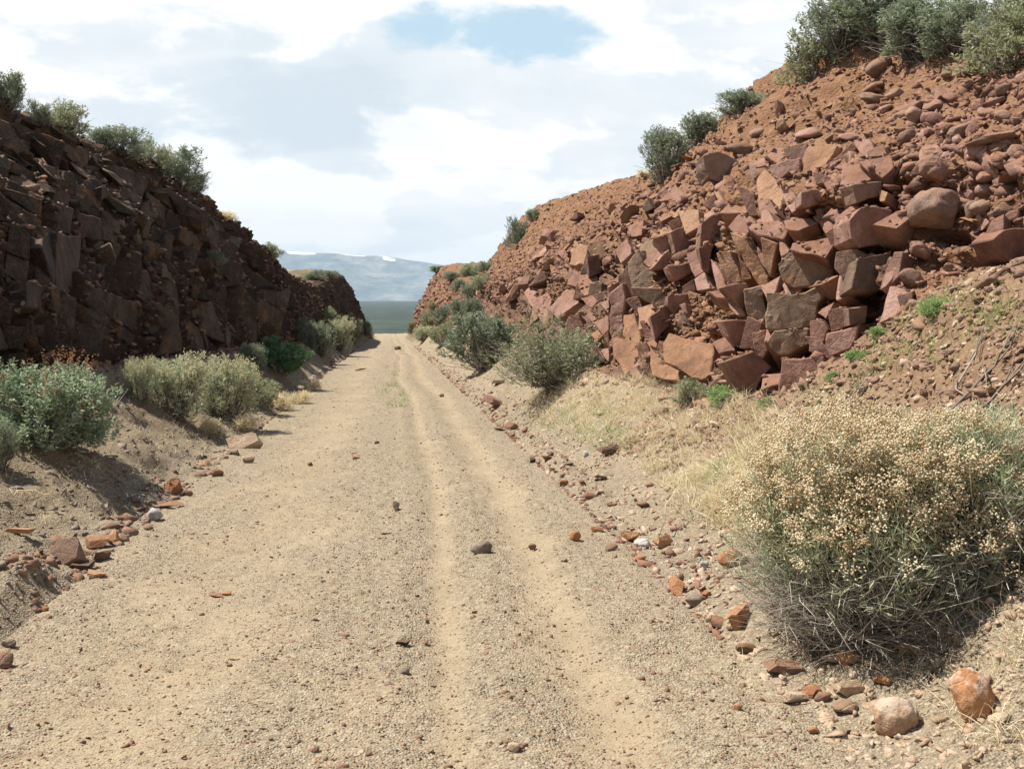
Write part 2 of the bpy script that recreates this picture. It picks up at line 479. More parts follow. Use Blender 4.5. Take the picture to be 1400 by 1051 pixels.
ys = [-20.0]
while ys[-1] < 1.6:
    ys.append(ys[-1] + 0.4)
while ys[-1] < 150:
    ys.append(ys[-1] * 1.0068)
while ys[-1] < 470:
    ys.append(ys[-1] + 12)
YS = np.array(ys)
NR = len(YS)


def section(side):
    """columns (x,z) for each row: bank, cliff, plateau; z above the road"""
    T = RT if side > 0 else LT
    edge = XR if side > 0 else XL
    fx, fz, mx, mz, tx, tz = tab(T, YS)
    one = np.ones(NR)
    e = edge * one
    bank = [(0.0, 0.0), (0.2, 0.05), (0.42, 0.24), (0.66, 0.56), (0.85, 0.82), (1.0, 1.0)] if side > 0 else [(0.0, 0.0), (0.15, 0.05), (0.38, 0.38), (0.62, 0.72), (0.82, 0.9), (1.0, 1.0)]
    px = [e + (fx - e) * a for a, b in bank]
    pz = [fz * b for a, b in bank]
    nb = np.linspace(0, 1, 85)
    bx = np.stack([np.interp(nb, [a for a, b in bank], [p[i] for p in px]) for i in range(NR)])
    bz = np.stack([np.interp(nb, [a for a, b in bank], [p[i] for p in pz]) for i in range(NR)])
    ts = np.linspace(0, 1, 132)
    s = side
    kx = [fx, mx, tx, tx + s * 1.2, tx + s * 3.0]
    kz = [fz, mz, tz, tz + 0.22, tz + 0.25]
    kt = [0, 0.42, 0.80, 0.92, 1.0]
    cx = np.stack([np.interp(ts, kt, [k[i] for k in kx]) for i in range(NR)])
    cz = np.stack([np.interp(ts, kt, [k[i] for k in kz]) for i in range(NR)])
    # round the kinks of the profile
    for _ in range(6):
        cx[:, 1:-1] = 0.25 * cx[:, :-2] + 0.5 * cx[:, 1:-1] + 0.25 * cx[:, 2:]
        cz[:, 1:-1] = 0.25 * cz[:, :-2] + 0.5 * cz[:, 1:-1] + 0.25 * cz[:, 2:]
    far = np.array([5, 9, 16, 30, 60, 120, 300, 420.0])
    qx = (tx + s * 3.0)[:, None] + s * far[None, :]
    qz = (tz + 0.25)[:, None] + np.array([0.0, -0.2, -0.6, -1.5, -4, -10, -38, -60])[None, :]
    return bx, bz, cx, cz, qx, qz, ts


def to_pts(x, z):
    y = np.repeat(YS[:, None], x.shape[1], 1)
    return np.stack((x, y, np.maximum(z + fall(YS)[:, None], -46.0)), 2)


def grid_normals(G):
    du = np.gradient(G, axis=1)
    dv = np.gradient(G, axis=0)
    n = np.cross(du, dv)
    n /= np.linalg.norm(n, axis=2, keepdims=True) + 1e-9
    return np.where(n[..., 2:3] < 0, -n, n)


SV, SF, SO = [], [], 0
BV, BF, BO = [], [], 0            # everything rays may land on


def rut(x):
    """height of the wheel tracks across the road and how gravelly it is"""
    b = lambda c, w: np.exp(-((x - c) / w) ** 2)
    smooth = np.clip(0.6 * b(-0.98, 0.5) + 0.8 * b(0.38, 0.10) + 0.8 * b(1.0, 0.18), 0, 1)
    return -0.028 * b(-0.98, 0.40) - 0.028 * b(0.38, 0.10) + 0.012 * b(0.66, 0.10) - 0.034 * b(1.0, 0.17) + 0.012 * b(0.14, 0.09), 1 - smooth


# the road
nx = np.linspace(XL, XR, 170)
Gx = np.repeat(nx[None, :], NR, 0)
P = to_pts(Gx, np.zeros_like(Gx))
pf = P.reshape(-1, 3)
wob = 0.10 * np.sin(YS * 0.21 + 1.0) + 0.05 * np.sin(YS * 0.47)
wx = (Gx + wob[:, None]).ravel()
rz, gravel = rut(wx)
fade = np.clip((1.9 - np.abs(pf[:, 0] + 0.1)) / 0.25, 0, 1)
fine_fade = np.clip(1.4 - pf[:, 1] / 22, 0, 1)
ROAD_N = (rz + 0.018 * fbm(pf, 1.3, 4, 5)) * fade + 0.015 * fbm(pf * np.array([1, 1, 1]), 9, 4, 9, 0.66) * fine_fade * (0.45 + 0.55 * gravel)
edge_fix = np.clip((1.8 - np.abs(pf[:, 0] + 0.15)) / 0.08, 0, 1)
pf[:, 2] += ROAD_N * edge_fix
road = link('road', mk_mesh('road', pf, grid_faces(NR, 170), M_ROAD, True, {'gravel': gravel}))
tag(road, kind='structure')
BV.append(pf); BF.append(grid_faces(NR, 170)); BO += len(pf)

TERRAIN = {}
CLEFTS = [(834, 362, 11, 48, 0.8), (1208, 425, 36, 24, 0.7), (1190, 350, 34, 12, 0.5), (1008, 312, 22, 22, 0.5), (880, 405, 22, 10, 0.5), (1290, 318, 36, 12, 0.5),
          (1392, 372, 30, 22, 0.6), (985, 520, 16, 18, 0.5), (1160, 133, 16, 9, 0.4), (1228, 250, 20, 8, 0.4), (1020, 250, 18, 10, 0.4), (940, 380, 26, 8, 0.4), (905, 455, 14, 16, 0.45), (1130, 560, 14, 10, 0.4), (800, 430, 8, 26, 0.5)]
for side in (1, -1):
    bx, bz, cx, cz, qx, qz, ts = section(side)
    # bank
    B = to_pts(bx, bz)
    Nn = grid_normals(B)
    f = B.reshape(-1, 3)
    u = np.repeat(np.linspace(0, 1, 85)[None, :], NR, 0).ravel()
    damp = np.clip(u / 0.08, 0, 1) * np.clip((1 - u) / 0.04, 0, 1)
    near = np.clip(1.5 - f[:, 1] / 25, 0.1, 1)
    hump = fbm(f, 0.75, 3, 21 + side) * (0.13 if side > 0 else 0.17)
    clod = (fbm(f, 6.0, 4, 31 + side, 0.62) * 0.028 + 0.03 * np.abs(fbm(f, 2.2, 3, 36 + side))) * near
    disp = (hump + clod) * damp
    f = f + Nn.reshape(-1, 3) * disp[:, None]
    rust = np.clip((u * 1.5 - 0.75) * np.interp(f[:, 1], [9, 13], [1.0, 0.6]) + np.clip((12 - f[:, 1]) / 6, 0, 1) * np.clip(u * 3 - 1.2, 0, 1) * 0.7, 0, 1) if side > 0 else np.clip(u * 1.2 - 0.8, 0, 0.8)
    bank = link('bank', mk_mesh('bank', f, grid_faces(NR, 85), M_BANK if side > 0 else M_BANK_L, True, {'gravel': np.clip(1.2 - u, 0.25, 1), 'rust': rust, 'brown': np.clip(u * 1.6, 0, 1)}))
    tag(bank, kind='structure')
    bank.cycles.shadow_terminator_geometry_offset = 0.6
    bank.cycles.shadow_terminator_offset = 0.15
    BV.append(f); BF.append(grid_faces(NR, 85) + BO); BO += len(f)
    # cutting face
    C = to_pts(cx, cz)
    Nn = grid_normals(C)
    f = C.reshape(-1, 3)
    t = np.repeat(ts[None, :], NR, 0).ravel()
    yy = f[:, 1]
    damp = np.clip(t / 0.03, 0, 1) * np.clip((1 - t) / 0.05, 0, 1)
    vis = np.clip((150 - yy) / 20, 0, 1)
    if side > 0:
        soil = np.clip((t - 0.30) / 0.15, 0, 1)
        soil = np.maximum(soil, np.clip((9.3 - yy) / 1.5, 0, 1))
        rockz = 1 - 0.75 * soil
        Mz = np.array(Euler((0.3, 0.5, 0.4)).to_matrix())
        d = (0.26 * facet(f, 1.1, 40, 1.0, Mz) - 0.24) * rockz + 0.20 * facet(f, 2.8, 50, 1.1, Mz) * (0.35 + 0.65 * rockz) + 0.05 * facet(f, 8, 60, 1.2)
        d = d + 0.13 * fbm(f, 0.7, 4, 70) + 0.045 * fbm(f, 5.5, 3, 74, 0.6)
    else:
        soil = np.clip((t - 0.66) / 0.14, 0, 1) * 0.9
        rockz = 1 - 0.6 * soil
        Mz = np.array(Euler((0.55, 0.25, 0.2)).to_matrix()) @ np.diag((1.0, 0.6, 1.7))
        d = (0.30 * facet(f, 0.75, 80, 1.2, Mz) + 0.2 * facet(f, 1.9, 90, 1.3, Mz) - 0.16) * rockz + 0.09 * facet(f, 5, 95, 1.2, Mz)
        d = d + 0.12 * fbm(f, 0.6, 3, 99) + 0.03 * fbm(f, 6, 3, 98, 0.6)
    if side > 0:
        # open clefts and hollows under the overhanging blocks
        q = (f - np.array([0, 0, CAM_Z])) @ np.array(CAM_R)
        ux, uy = 700 - FPX * q[:, 0] / q[:, 2], 525.5 + FPX * q[:, 1] / q[:, 2]
        for (hx, hy, hw, hh, hd) in CLEFTS:
            rr_ = ((ux - hx) / hw) ** 2 + ((uy - hy) / hh) ** 2
            d = d - hd * np.clip(1.35 - rr_, 0, 1) * (yy > 6) * (yy < 45)
    turf = np.clip((t - 0.86) / 0.06, 0, 1)
    d = d * damp * vis
    und = 0.16 * fbm(f, 0.45, 3, 140 + side) + 0.10 * facet(f, 0.7, 150 + side, 1.0)
    S2 = f + Nn.reshape(-1, 3) * (und * damp * vis - 0.05)[:, None]
    SV.append(S2); SF.append(grid_faces(NR, len(ts)) + SO); SO += len(S2)
    f = f + Nn.reshape(-1, 3) * d[:, None]
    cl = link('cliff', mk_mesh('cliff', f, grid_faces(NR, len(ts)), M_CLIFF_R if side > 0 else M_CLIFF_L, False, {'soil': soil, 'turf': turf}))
    tag(cl, kind='structure')
    BV.append(f); BF.append(grid_faces(NR, len(ts)) + BO); BO += len(f)
    TERRAIN[side] = (cl, C, Nn, ts, bank)
    # plateau behind the edge
    qx = np.concatenate((cx[:, -1:], qx), 1)
    qz = np.concatenate((cz[:, -1:], qz), 1)
    Q = to_pts(qx, qz)
    f = Q.reshape(-1, 3)
    pl = link('hillside', mk_mesh('hillside', f, grid_faces(NR, qx.shape[1]), M_BANK, True, {'gravel': np.full(len(f), 0.4), 'rust': np.full(len(f), 0.3)}))
    tag(pl, kind='structure')

BVH = BVHTree.FromPolygons(np.concatenate(BV).tolist(), np.concatenate(BF).tolist())
BVS = BVHTree.FromPolygons(np.concatenate(SV).tolist(), np.concatenate(SF).tolist())   # the line of the old rock faces
CAM_P = Vector((0, 0, CAM_Z))


def cast(px, py, tries=40, tree=None):
    """where the line of sight through a photo pixel meets the ground or the cutting"""
    for k in range(tries):
        d = px_dir(px, py + 2 * k)
        hit, n, i, dist = (tree or BVH).ray_cast(CAM_P, d)
        if hit:
            if n.dot(d) > 0:
                n = -n
            return hit, n, dist, d
    return None


def drop(x, y):
    hit, n, i, d = BVH.ray_cast(Vector((x, y, 40)), Vector((0, 0, -1)))
    return (hit, n) if hit else (None, None)


# ------------------------------------------------------------------ valley and mountain
m, n = new_mat('valley_dark_green')
pos = n.n('ShaderNodeNewGeometry').outputs['Position']
col = n.ramp(n.noise(n.scalevec(pos, (1, 1, 1)), 0.011, 9, 0.78), [(0.36, (0.005, 0.011, 0.006)), (0.5, (0.017, 0.031, 0.015)), (0.64, (0.055, 0.07, 0.038))])  # mottled very dark green
finish(n, col, 0.95)
gx = np.linspace(-9000, 9000, 60)
gy = np.concatenate((np.linspace(-460, 2000, 40), np.linspace(2100, 12500, 60)))
X, Y = np.meshgrid(gx, gy)
V = np.stack((X.ravel(), Y.ravel(), np.full(X.size, -45.0)), 1)
V[:, 2] += 1.2 * fbm(V, 0.0011, 3, 300)
tag(link('valley_floor', mk_mesh('valley_floor', V, grid_faces(len(gy), len(gx)), m, True)), kind='structure')

m, n = new_mat('mountain_slope')
pos = n.n('ShaderNodeNewGeometry').outputs['Position']
col = n.ramp(n.noise(n.scalevec(pos, (1.0, 0.6, 1.4)), 0.0026, 9, 0.72), [(0.36, (0.07, 0.105, 0.13)), (0.5, (0.145, 0.175, 0.185)), (0.64, (0.27, 0.275, 0.25))])  # slope colours also carry some of the blue haze
col = n.mix(n.math('MULTIPLY', n.smooth(n.noise(pos, 0.012, 6, 0.7), 0.52, 0.62), 0.6), col, (0.055, 0.075, 0.055))
col = n.mix(n.smooth(n.math('ADD', n.attr('snow'), n.math('MULTIPLY', n.math('SUBTRACT', n.noise(n.scalevec(pos, (0.006, 0.012, 0.03)), 1.0, 8, 0.7), 0.5), 1.3)), 0.40, 0.60), col, (0.86, 0.88, 0.9))
finish(n, col, 0.95)
MX = np.linspace(-8800, 8800, 260)
MY = np.linspace(10800, 15600, 60)
X, Y = np.meshgrid(MX, MY)


def ridge(x):
    k = np.array([(-9000, 380), (-4000, 500), (-2600, 540), (-1500, 560), (-950, 548), (-500, 515), (-100, 500), (250, 455), (600, 415), (1200, 350), (3000, 300), (5000, 420), (9000, 300)], float)
    return np.interp(x, k[:, 0], k[:, 1])


V = np.stack((X.ravel(), Y.ravel(), np.zeros(X.size)), 1)
up = np.clip((V[:, 1] - 10800) / 2700, 0, 1)
up = np.where(V[:, 1] > 13500, 1 - 0.35 * (V[:, 1] - 13500) / 2100, up ** 1.15)
gully = fbm(V * np.array([1, 0.35, 1]), 0.0016, 5, 310)
hgt = ridge(V[:, 0]) + 50 + 12 * fbm(V * np.array([1, 0, 0]), 0.003, 3, 320)
V[:, 2] = -46 + hgt * up + gully * 110 * up * (1 - up) * 2.2
snow = np.zeros(len(V))
for cx0, w, a, lo, hi in ((-1080, 190, 1.0, 0.955, 1.02), (-1500, 200, 1.0, 0.96, 1.02), (-430, 210, 0.9, 0.965, 1.02), (10, 90, 0.9, 0.90, 0.96), (-60, 60, 0.7, 0.96, 1.02)):
    snow = np.maximum(snow, a * np.exp(-((V[:, 0] - cx0) / w) ** 4) * (up > lo) * (up < hi))
tag(link('mountain', mk_mesh('mountain', V, grid_faces(60, 260), m, True, {'snow': snow})), kind='structure')

# ------------------------------------------------------------------ haze between here and the mountain
m = bpy.data.materials.new('haze_air')
m.use_nodes = True
m.node_tree.nodes.clear()
n = NT(m.node_tree)
vol = n.n('ShaderNodeVolumePrincipled', {'Color': (0.60, 0.80, 1.0), 'Density': 4.3e-5, 'Anisotropy': 0.0})
n.nt.links.new(vol.outputs[0], n.n('ShaderNodeOutputMaterial').inputs['Volume'])
bm = bmesh.new()
bmesh.ops.create_cube(bm, size=1.0)
for v in bm.verts:
    v.co = Vector((v.co.x * 18400, v.co.y * 16500 + 7700, -49 + (v.co.z + 0.5) * 730))
me = bpy.data.meshes.new('haze')
bm.to_mesh(me); bm.free()
me.materials.append(m)
tag(link('haze', me), kind='stuff')

# ------------------------------------------------------------------ rock shapes
def hull_mesh(name, pts, bevel=0.0, smooth=False, jit=0.0):
    bm = bmesh.new()
    for p in pts:
        bm.verts.new(p)
    r = bmesh.ops.convex_hull(bm, input=bm.verts)
    junk = [v for v in bm.verts if not v.link_faces]
    bmesh.ops.delete(bm, geom=junk, context='VERTS')
    bmesh.ops.dissolve_limit(bm, angle_limit=R(9), verts=bm.verts, edges=bm.edges)
    if bevel:
        bmesh.ops.bevel(bm, geom=list(bm.edges), offset=bevel, segments=1, affect='EDGES', profile=0.5)
    bmesh.ops.triangulate(bm, faces=[f for f in bm.faces if len(f.verts) > 4])
    me = bpy.data.meshes.new(name)
    bm.to_mesh(me); bm.free()
    if smooth:
        me.polygons.foreach_set('use_smooth', np.ones(len(me.polygons), dtype=bool))
    a = me.attributes.new('tint', 'FLOAT', 'POINT')
    a.data.foreach_set('value', np.full(len(me.vertices), 0.4, dtype=np.float32))
    return me


def block_pts(r, n_cut=5, flat=1.0):
    """corner points of a box chopped by random planes"""
    bm = bmesh.new()
    bmesh.ops.create_cube(bm, size=1.15)
    bmesh.ops.rotate(bm, verts=bm.verts, matrix=Euler(r.uniform(0, 3, 3)).to_matrix())
    for v in bm.verts:
        v.co += Vector(r.uniform(-0.14, 0.14, 3))
    for k in range(n_cut):
        d = Vector(r.normal(size=3)).normalized()
        geom = bm.verts[:] + bm.edges[:] + bm.faces[:]
        res = bmesh.ops.bisect_plane(bm, geom=geom, plane_co=d * r.uniform(0.27, 0.52), plane_no=d, clear_outer=True)
        ed = [e for e in bm.edges if e.is_boundary]
        if ed:
            bmesh.ops.holes_fill(bm, edges=ed)
    p = [v.co.copy() for v in bm.verts]
    bm.free()
    s = Vector((r.uniform(0.8, 1.3), r.uniform(0.7, 1.1), r.uniform(0.5, 0.95) * flat))
    return [Vector((q.x * s.x, q.y * s.y, q.z * s.z)) for q in p]


def boulder(name, r, sub=2, lump=0.16, cut=3, chip=0.0):
    """worn stone: lumpy ball with a few flattened sides"""
    bm = bmesh.new()
    bmesh.ops.create_icosphere(bm, subdivisions=sub, radius=0.5)
    co = np.array([v.co[:] for v in bm.verts])
    o = r.uniform(0, 50, 3)
    rad = 1 + lump * fbm(co + o, 2.2, 3, 3) + lump * 0.3 * fbm(co + o, 7, 2, 8)
    co = co * rad[:, None]
    for k in range(cut):
        d = r.normal(size=3); d /= np.linalg.norm(d)
        lim = r.uniform(0.28, 0.40)
        over = np.clip(co @ d - lim, 0, None)
        co = co - over[:, None] * d[None, :] * 0.85
    if chip:
        co = co * (1 + chip * facet(co + o, 4.0, 400, 1.2) + 0.5 * chip * facet(co + o, 9.0, 420, 1.2) + 0.25 * chip * fbm(co + o, 12, 3, 430))[:, None]
    co *= np.array([r.uniform(0.95, 1.25), r.uniform(0.85, 1.1), r.uniform(0.65, 0.9)])
    for v, c in zip(bm.verts, co):
        v.co = c
    me = bpy.data.meshes.new(name)
    bm.to_mesh(me); bm.free()
    me.polygons.foreach_set('use_smooth', np.ones(len(me.polygons), dtype=bool))
    a = me.attributes.new('tint', 'FLOAT', 'POINT')
    a.data.foreach_set('value', np.full(len(me.vertices), 0.4, dtype=np.float32))
    return me


rr = np.random.default_rng(5)
BLOCKS = [hull_mesh('block', block_pts(rr, rr.integers(5, 10)), 0.012) for k in range(16)]
SLABS = [hull_mesh('slab', block_pts(rr, rr.integers(4, 8), 0.5), 0.01) for k in range(10)]
ROUNDS = [boulder('boulder', rr, 3, 0.22, 6, 0.05) for k in range(14)]
BIGS = [boulder('boulder', rr, 4, 0.24, 7, 0.07) for k in range(6)]
COARSE = [boulder('boulder', np.random.default_rng(77 + k), 4, 0.10, 1, 0.06) for k in range(2)]
CHIPS = []
for k in range(12):
    p = block_pts(rr, 3, 0.7)
    me = hull_mesh('chip', p)
    me.calc_loop_triangles()
    tri = np.empty(len(me.loop_triangles) * 3, dtype=np.int32)
    me.loop_triangles.foreach_get('vertices', tri)
    co = np.empty(len(me.vertices) * 3, dtype=np.float32)
    me.vertices.foreach_get('co', co)
    CHIPS.append((co.reshape(-1, 3), tri.reshape(-1, 3)))
    bpy.data.meshes.remove(me)
OCTA = (np.array([(1, 0, 0), (-1, 0, 0), (0, 1, 0), (0, -1, 0), (0, 0, 1), (0, 0, -1)], np.float32) * 0.5,
        np.array([(0, 2, 4), (2, 1, 4), (1, 3, 4), (3, 0, 4), (2, 0, 5), (1, 2, 5), (3, 1, 5), (0, 3, 5)], np.int32))


def rand_rot(k):
    q = rng.normal(size=(k, 4))
    q /= np.linalg.norm(q, axis=1, keepdims=True)
    w, x, y, z = q.T
    return np.stack((1 - 2 * (y * y + z * z), 2 * (x * y - z * w), 2 * (x * z + y * w),
                     2 * (x * y + z * w), 1 - 2 * (x * x + z * z), 2 * (y * z - x * w),
                     2 * (x * z - y * w), 2 * (y * z + x * w), 1 - 2 * (x * x + y * y)), 1).reshape(-1, 3, 3)


def scatter_mesh(name, pos, size, mat, shapes, squash=0.75, smooth=False):
    """many small stones joined into one mesh"""
    pos = np.asarray(pos); size = np.asarray(size)
    which = rng.integers(0, len(shapes), len(pos))
    Vs, Fs, Ts, o = [], [], [], 0
    for k, (sv, sf) in enumerate(shapes):
        ids = np.nonzero(which == k)[0]
        if not len(ids):
            continue
        Rm = rand_rot(len(ids))
        sc = size[ids][:, None] * rng.uniform(0.7, 1.3, (len(ids), 3))
        v = np.einsum('nij,nkj->nki', Rm, sv[None] * sc[:, None, :] * rng.uniform(0.85, 1.15, (len(ids), len(sv), 1)))
        v[:, :, 2] *= squash
        v = v + pos[ids][:, None, :]
        Vs.append(v.reshape(-1, 3))
        Fs.append((sf[None] + (np.arange(len(ids)) * len(sv))[:, None, None] + o).reshape(-1, 3))
        Ts.append(np.repeat(rng.uniform(0, 1, len(ids)), len(sv)))
        o += len(ids) * len(sv)
    return mk_mesh(name, np.concatenate(Vs), np.concatenate(Fs), mat, smooth, {'tint': np.concatenate(Ts)})


def with_mat(me, mat, cache={}):
    key = (me.name, mat.name)
    if key not in cache:
        c = me.copy()
        c.materials.clear()
        c.materials.append(mat)
        cache[key] = c
    return cache[key]


CLIFF_R, CLIFF_L = TERRAIN[1][0], TERRAIN[-1][0]
BANK_R, BANK_L = TERRAIN[1][4], TERRAIN[-1][4]

# ---------------- the big broken blocks of the right-hand face, each with its outline, facing and thickness
NRM = {'l': (0.85, -0.45, 0.28), 'f': (0.45, -0.88, 0.12), 'b': (0.97, 0.1, 0.2), 'u': (0.45, -0.35, 0.82), 'o': (0.75, -0.55, -0.3), 'L': (-0.80, -0.42, 0.42), 'F': (-0.42, -0.90, 0.10), 'D': (0.22, -0.95, -0.05), 'U': (-0.45, -0.55, 0.70), 'S': (-0.62, -0.78, 0.05)}
MT = {'m': M_ROCK, 'o': M_OCHRE, 'g': M_OLIVE, 'c': M_COBBLE, 'd': M_DARK}


RK = []


def traced(poly, face, mt, depth=0.45, prot=0.10, label=None, parent=None, lim=0.5, jit=0.14):
    c = np.mean(poly, axis=0)
    h = cast(*c, tree=BVS)
    hb = cast(*c)
    if not hb or (h and hb[2] < h[2] - 3.0):
        return
    if h and hb[2] < h[2] - 0.35:
        h = hb
    if not h:
        return
    hit, sn, dist, d = h
    parent = parent or CLIFF_R
    if hit.x * (1 if parent is CLIFF_R else -1) < 1.5:
        return
    nrm = Vector(NRM[face]).normalized()
    nrm = (nrm + Vector([random.uniform(-jit, jit) for _ in range(3)])).normalized()
    P0 = hit - d * prot
    fr = []
    for q in poly:
        dd = px_dir(*q)
        t = (P0 - CAM_P).dot(nrm) / dd.dot(nrm)
        t0 = (P0 - CAM_P).length
        t = min(max(t, t0 - lim), t0 + lim)
        fr.append(CAM_P + dd * t)
    cen = sum(fr, Vector()) / len(fr)
    inw = (-nrm * 0.75 + d * 0.35 - sn * 0.3).normalized()
    size = max((p - cen).length for p in fr)
    # broken outline: each side gets one or two uneven corners of its own
    ol = []
    for q0, q1 in zip(fr, fr[1:] + fr[:1]):
        ol.append(q0)
        L_ = (q1 - q0).length
        perp = (q1 - q0).cross(nrm).normalized()
        if L_ > 0.12:
            for t in ((0.5,) if L_ < 0.35 else (0.33, 0.68)):
                ol.append(q0.lerp(q1, t + random.uniform(-0.1, 0.1)) + perp * random.uniform(-0.055, 0.045) * L_)
    bm = bmesh.new()
    a = [bm.verts.new(p - cen) for p in ol]
    bk_ = random.uniform(1.0, 1.14)
    b = [bm.verts.new((p - cen) * bk_ * random.uniform(0.96, 1.05) + inw * depth * random.uniform(0.85, 1.15)) for p in ol]
    bm.faces.new(a)
    bm.faces.new(list(reversed(b)))
    k = len(a)
    for i in range(k):
        bm.faces.new((a[i], b[i], b[(i + 1) % k], a[(i + 1) % k]))
    bmesh.ops.recalc_face_normals(bm, faces=bm.faces)
    bmesh.ops.bevel(bm, geom=list(bm.edges), offset=min(0.012, size * 0.035), segments=1, affect='EDGES', profile=0.6)
    bmesh.ops.triangulate(bm, faces=bm.faces)
    cut = max(0.055, size * 0.16)
    for _ in range(3):
        long_e = [e for e in bm.edges if e.calc_length() > cut]
        if not long_e or len(bm.faces) > 700:
            break
        bmesh.ops.subdivide_edges(bm, edges=long_e, cuts=1)
        bmesh.ops.triangulate(bm, faces=bm.faces)
    bm.normal_update()
    co = np.array([v.co[:] for v in bm.verts]) + np.array(cen)
    am = min(1.0, size / 0.35)
    dv = am * (0.014 * facet(co, 2.6, 200, 1.0) + 0.006 * facet(co, 9.0, 220, 1.3) + 0.006 * fbm(co, 3.0, 3, 240))
    for v, q in zip(bm.verts, dv):
        v.co += v.normal * float(q)
    me = bpy.data.meshes.new('rock')
    bm.to_mesh(me); bm.free()
    me.materials.append(MT[mt])
    me.name = 'rock'
    t = me.attributes.new('tint', 'FLOAT', 'POINT')
    t.data.foreach_set('value', np.full(len(me.vertices), 0.4, dtype=np.float32))
    me.calc_loop_triangles()
    RK.append((np.array([v.co[:] for v in me.vertices]) + np.array(cen), np.array([t_.vertices[:] for t_ in me.loop_triangles])))
    o = link('rock', me, parent)
    o.location = cen
    if label:
        o['label'] = label


def Z(x0, y0, s, pts):
    return [(x0 + a / s, y0 + b / s) for a, b in pts]


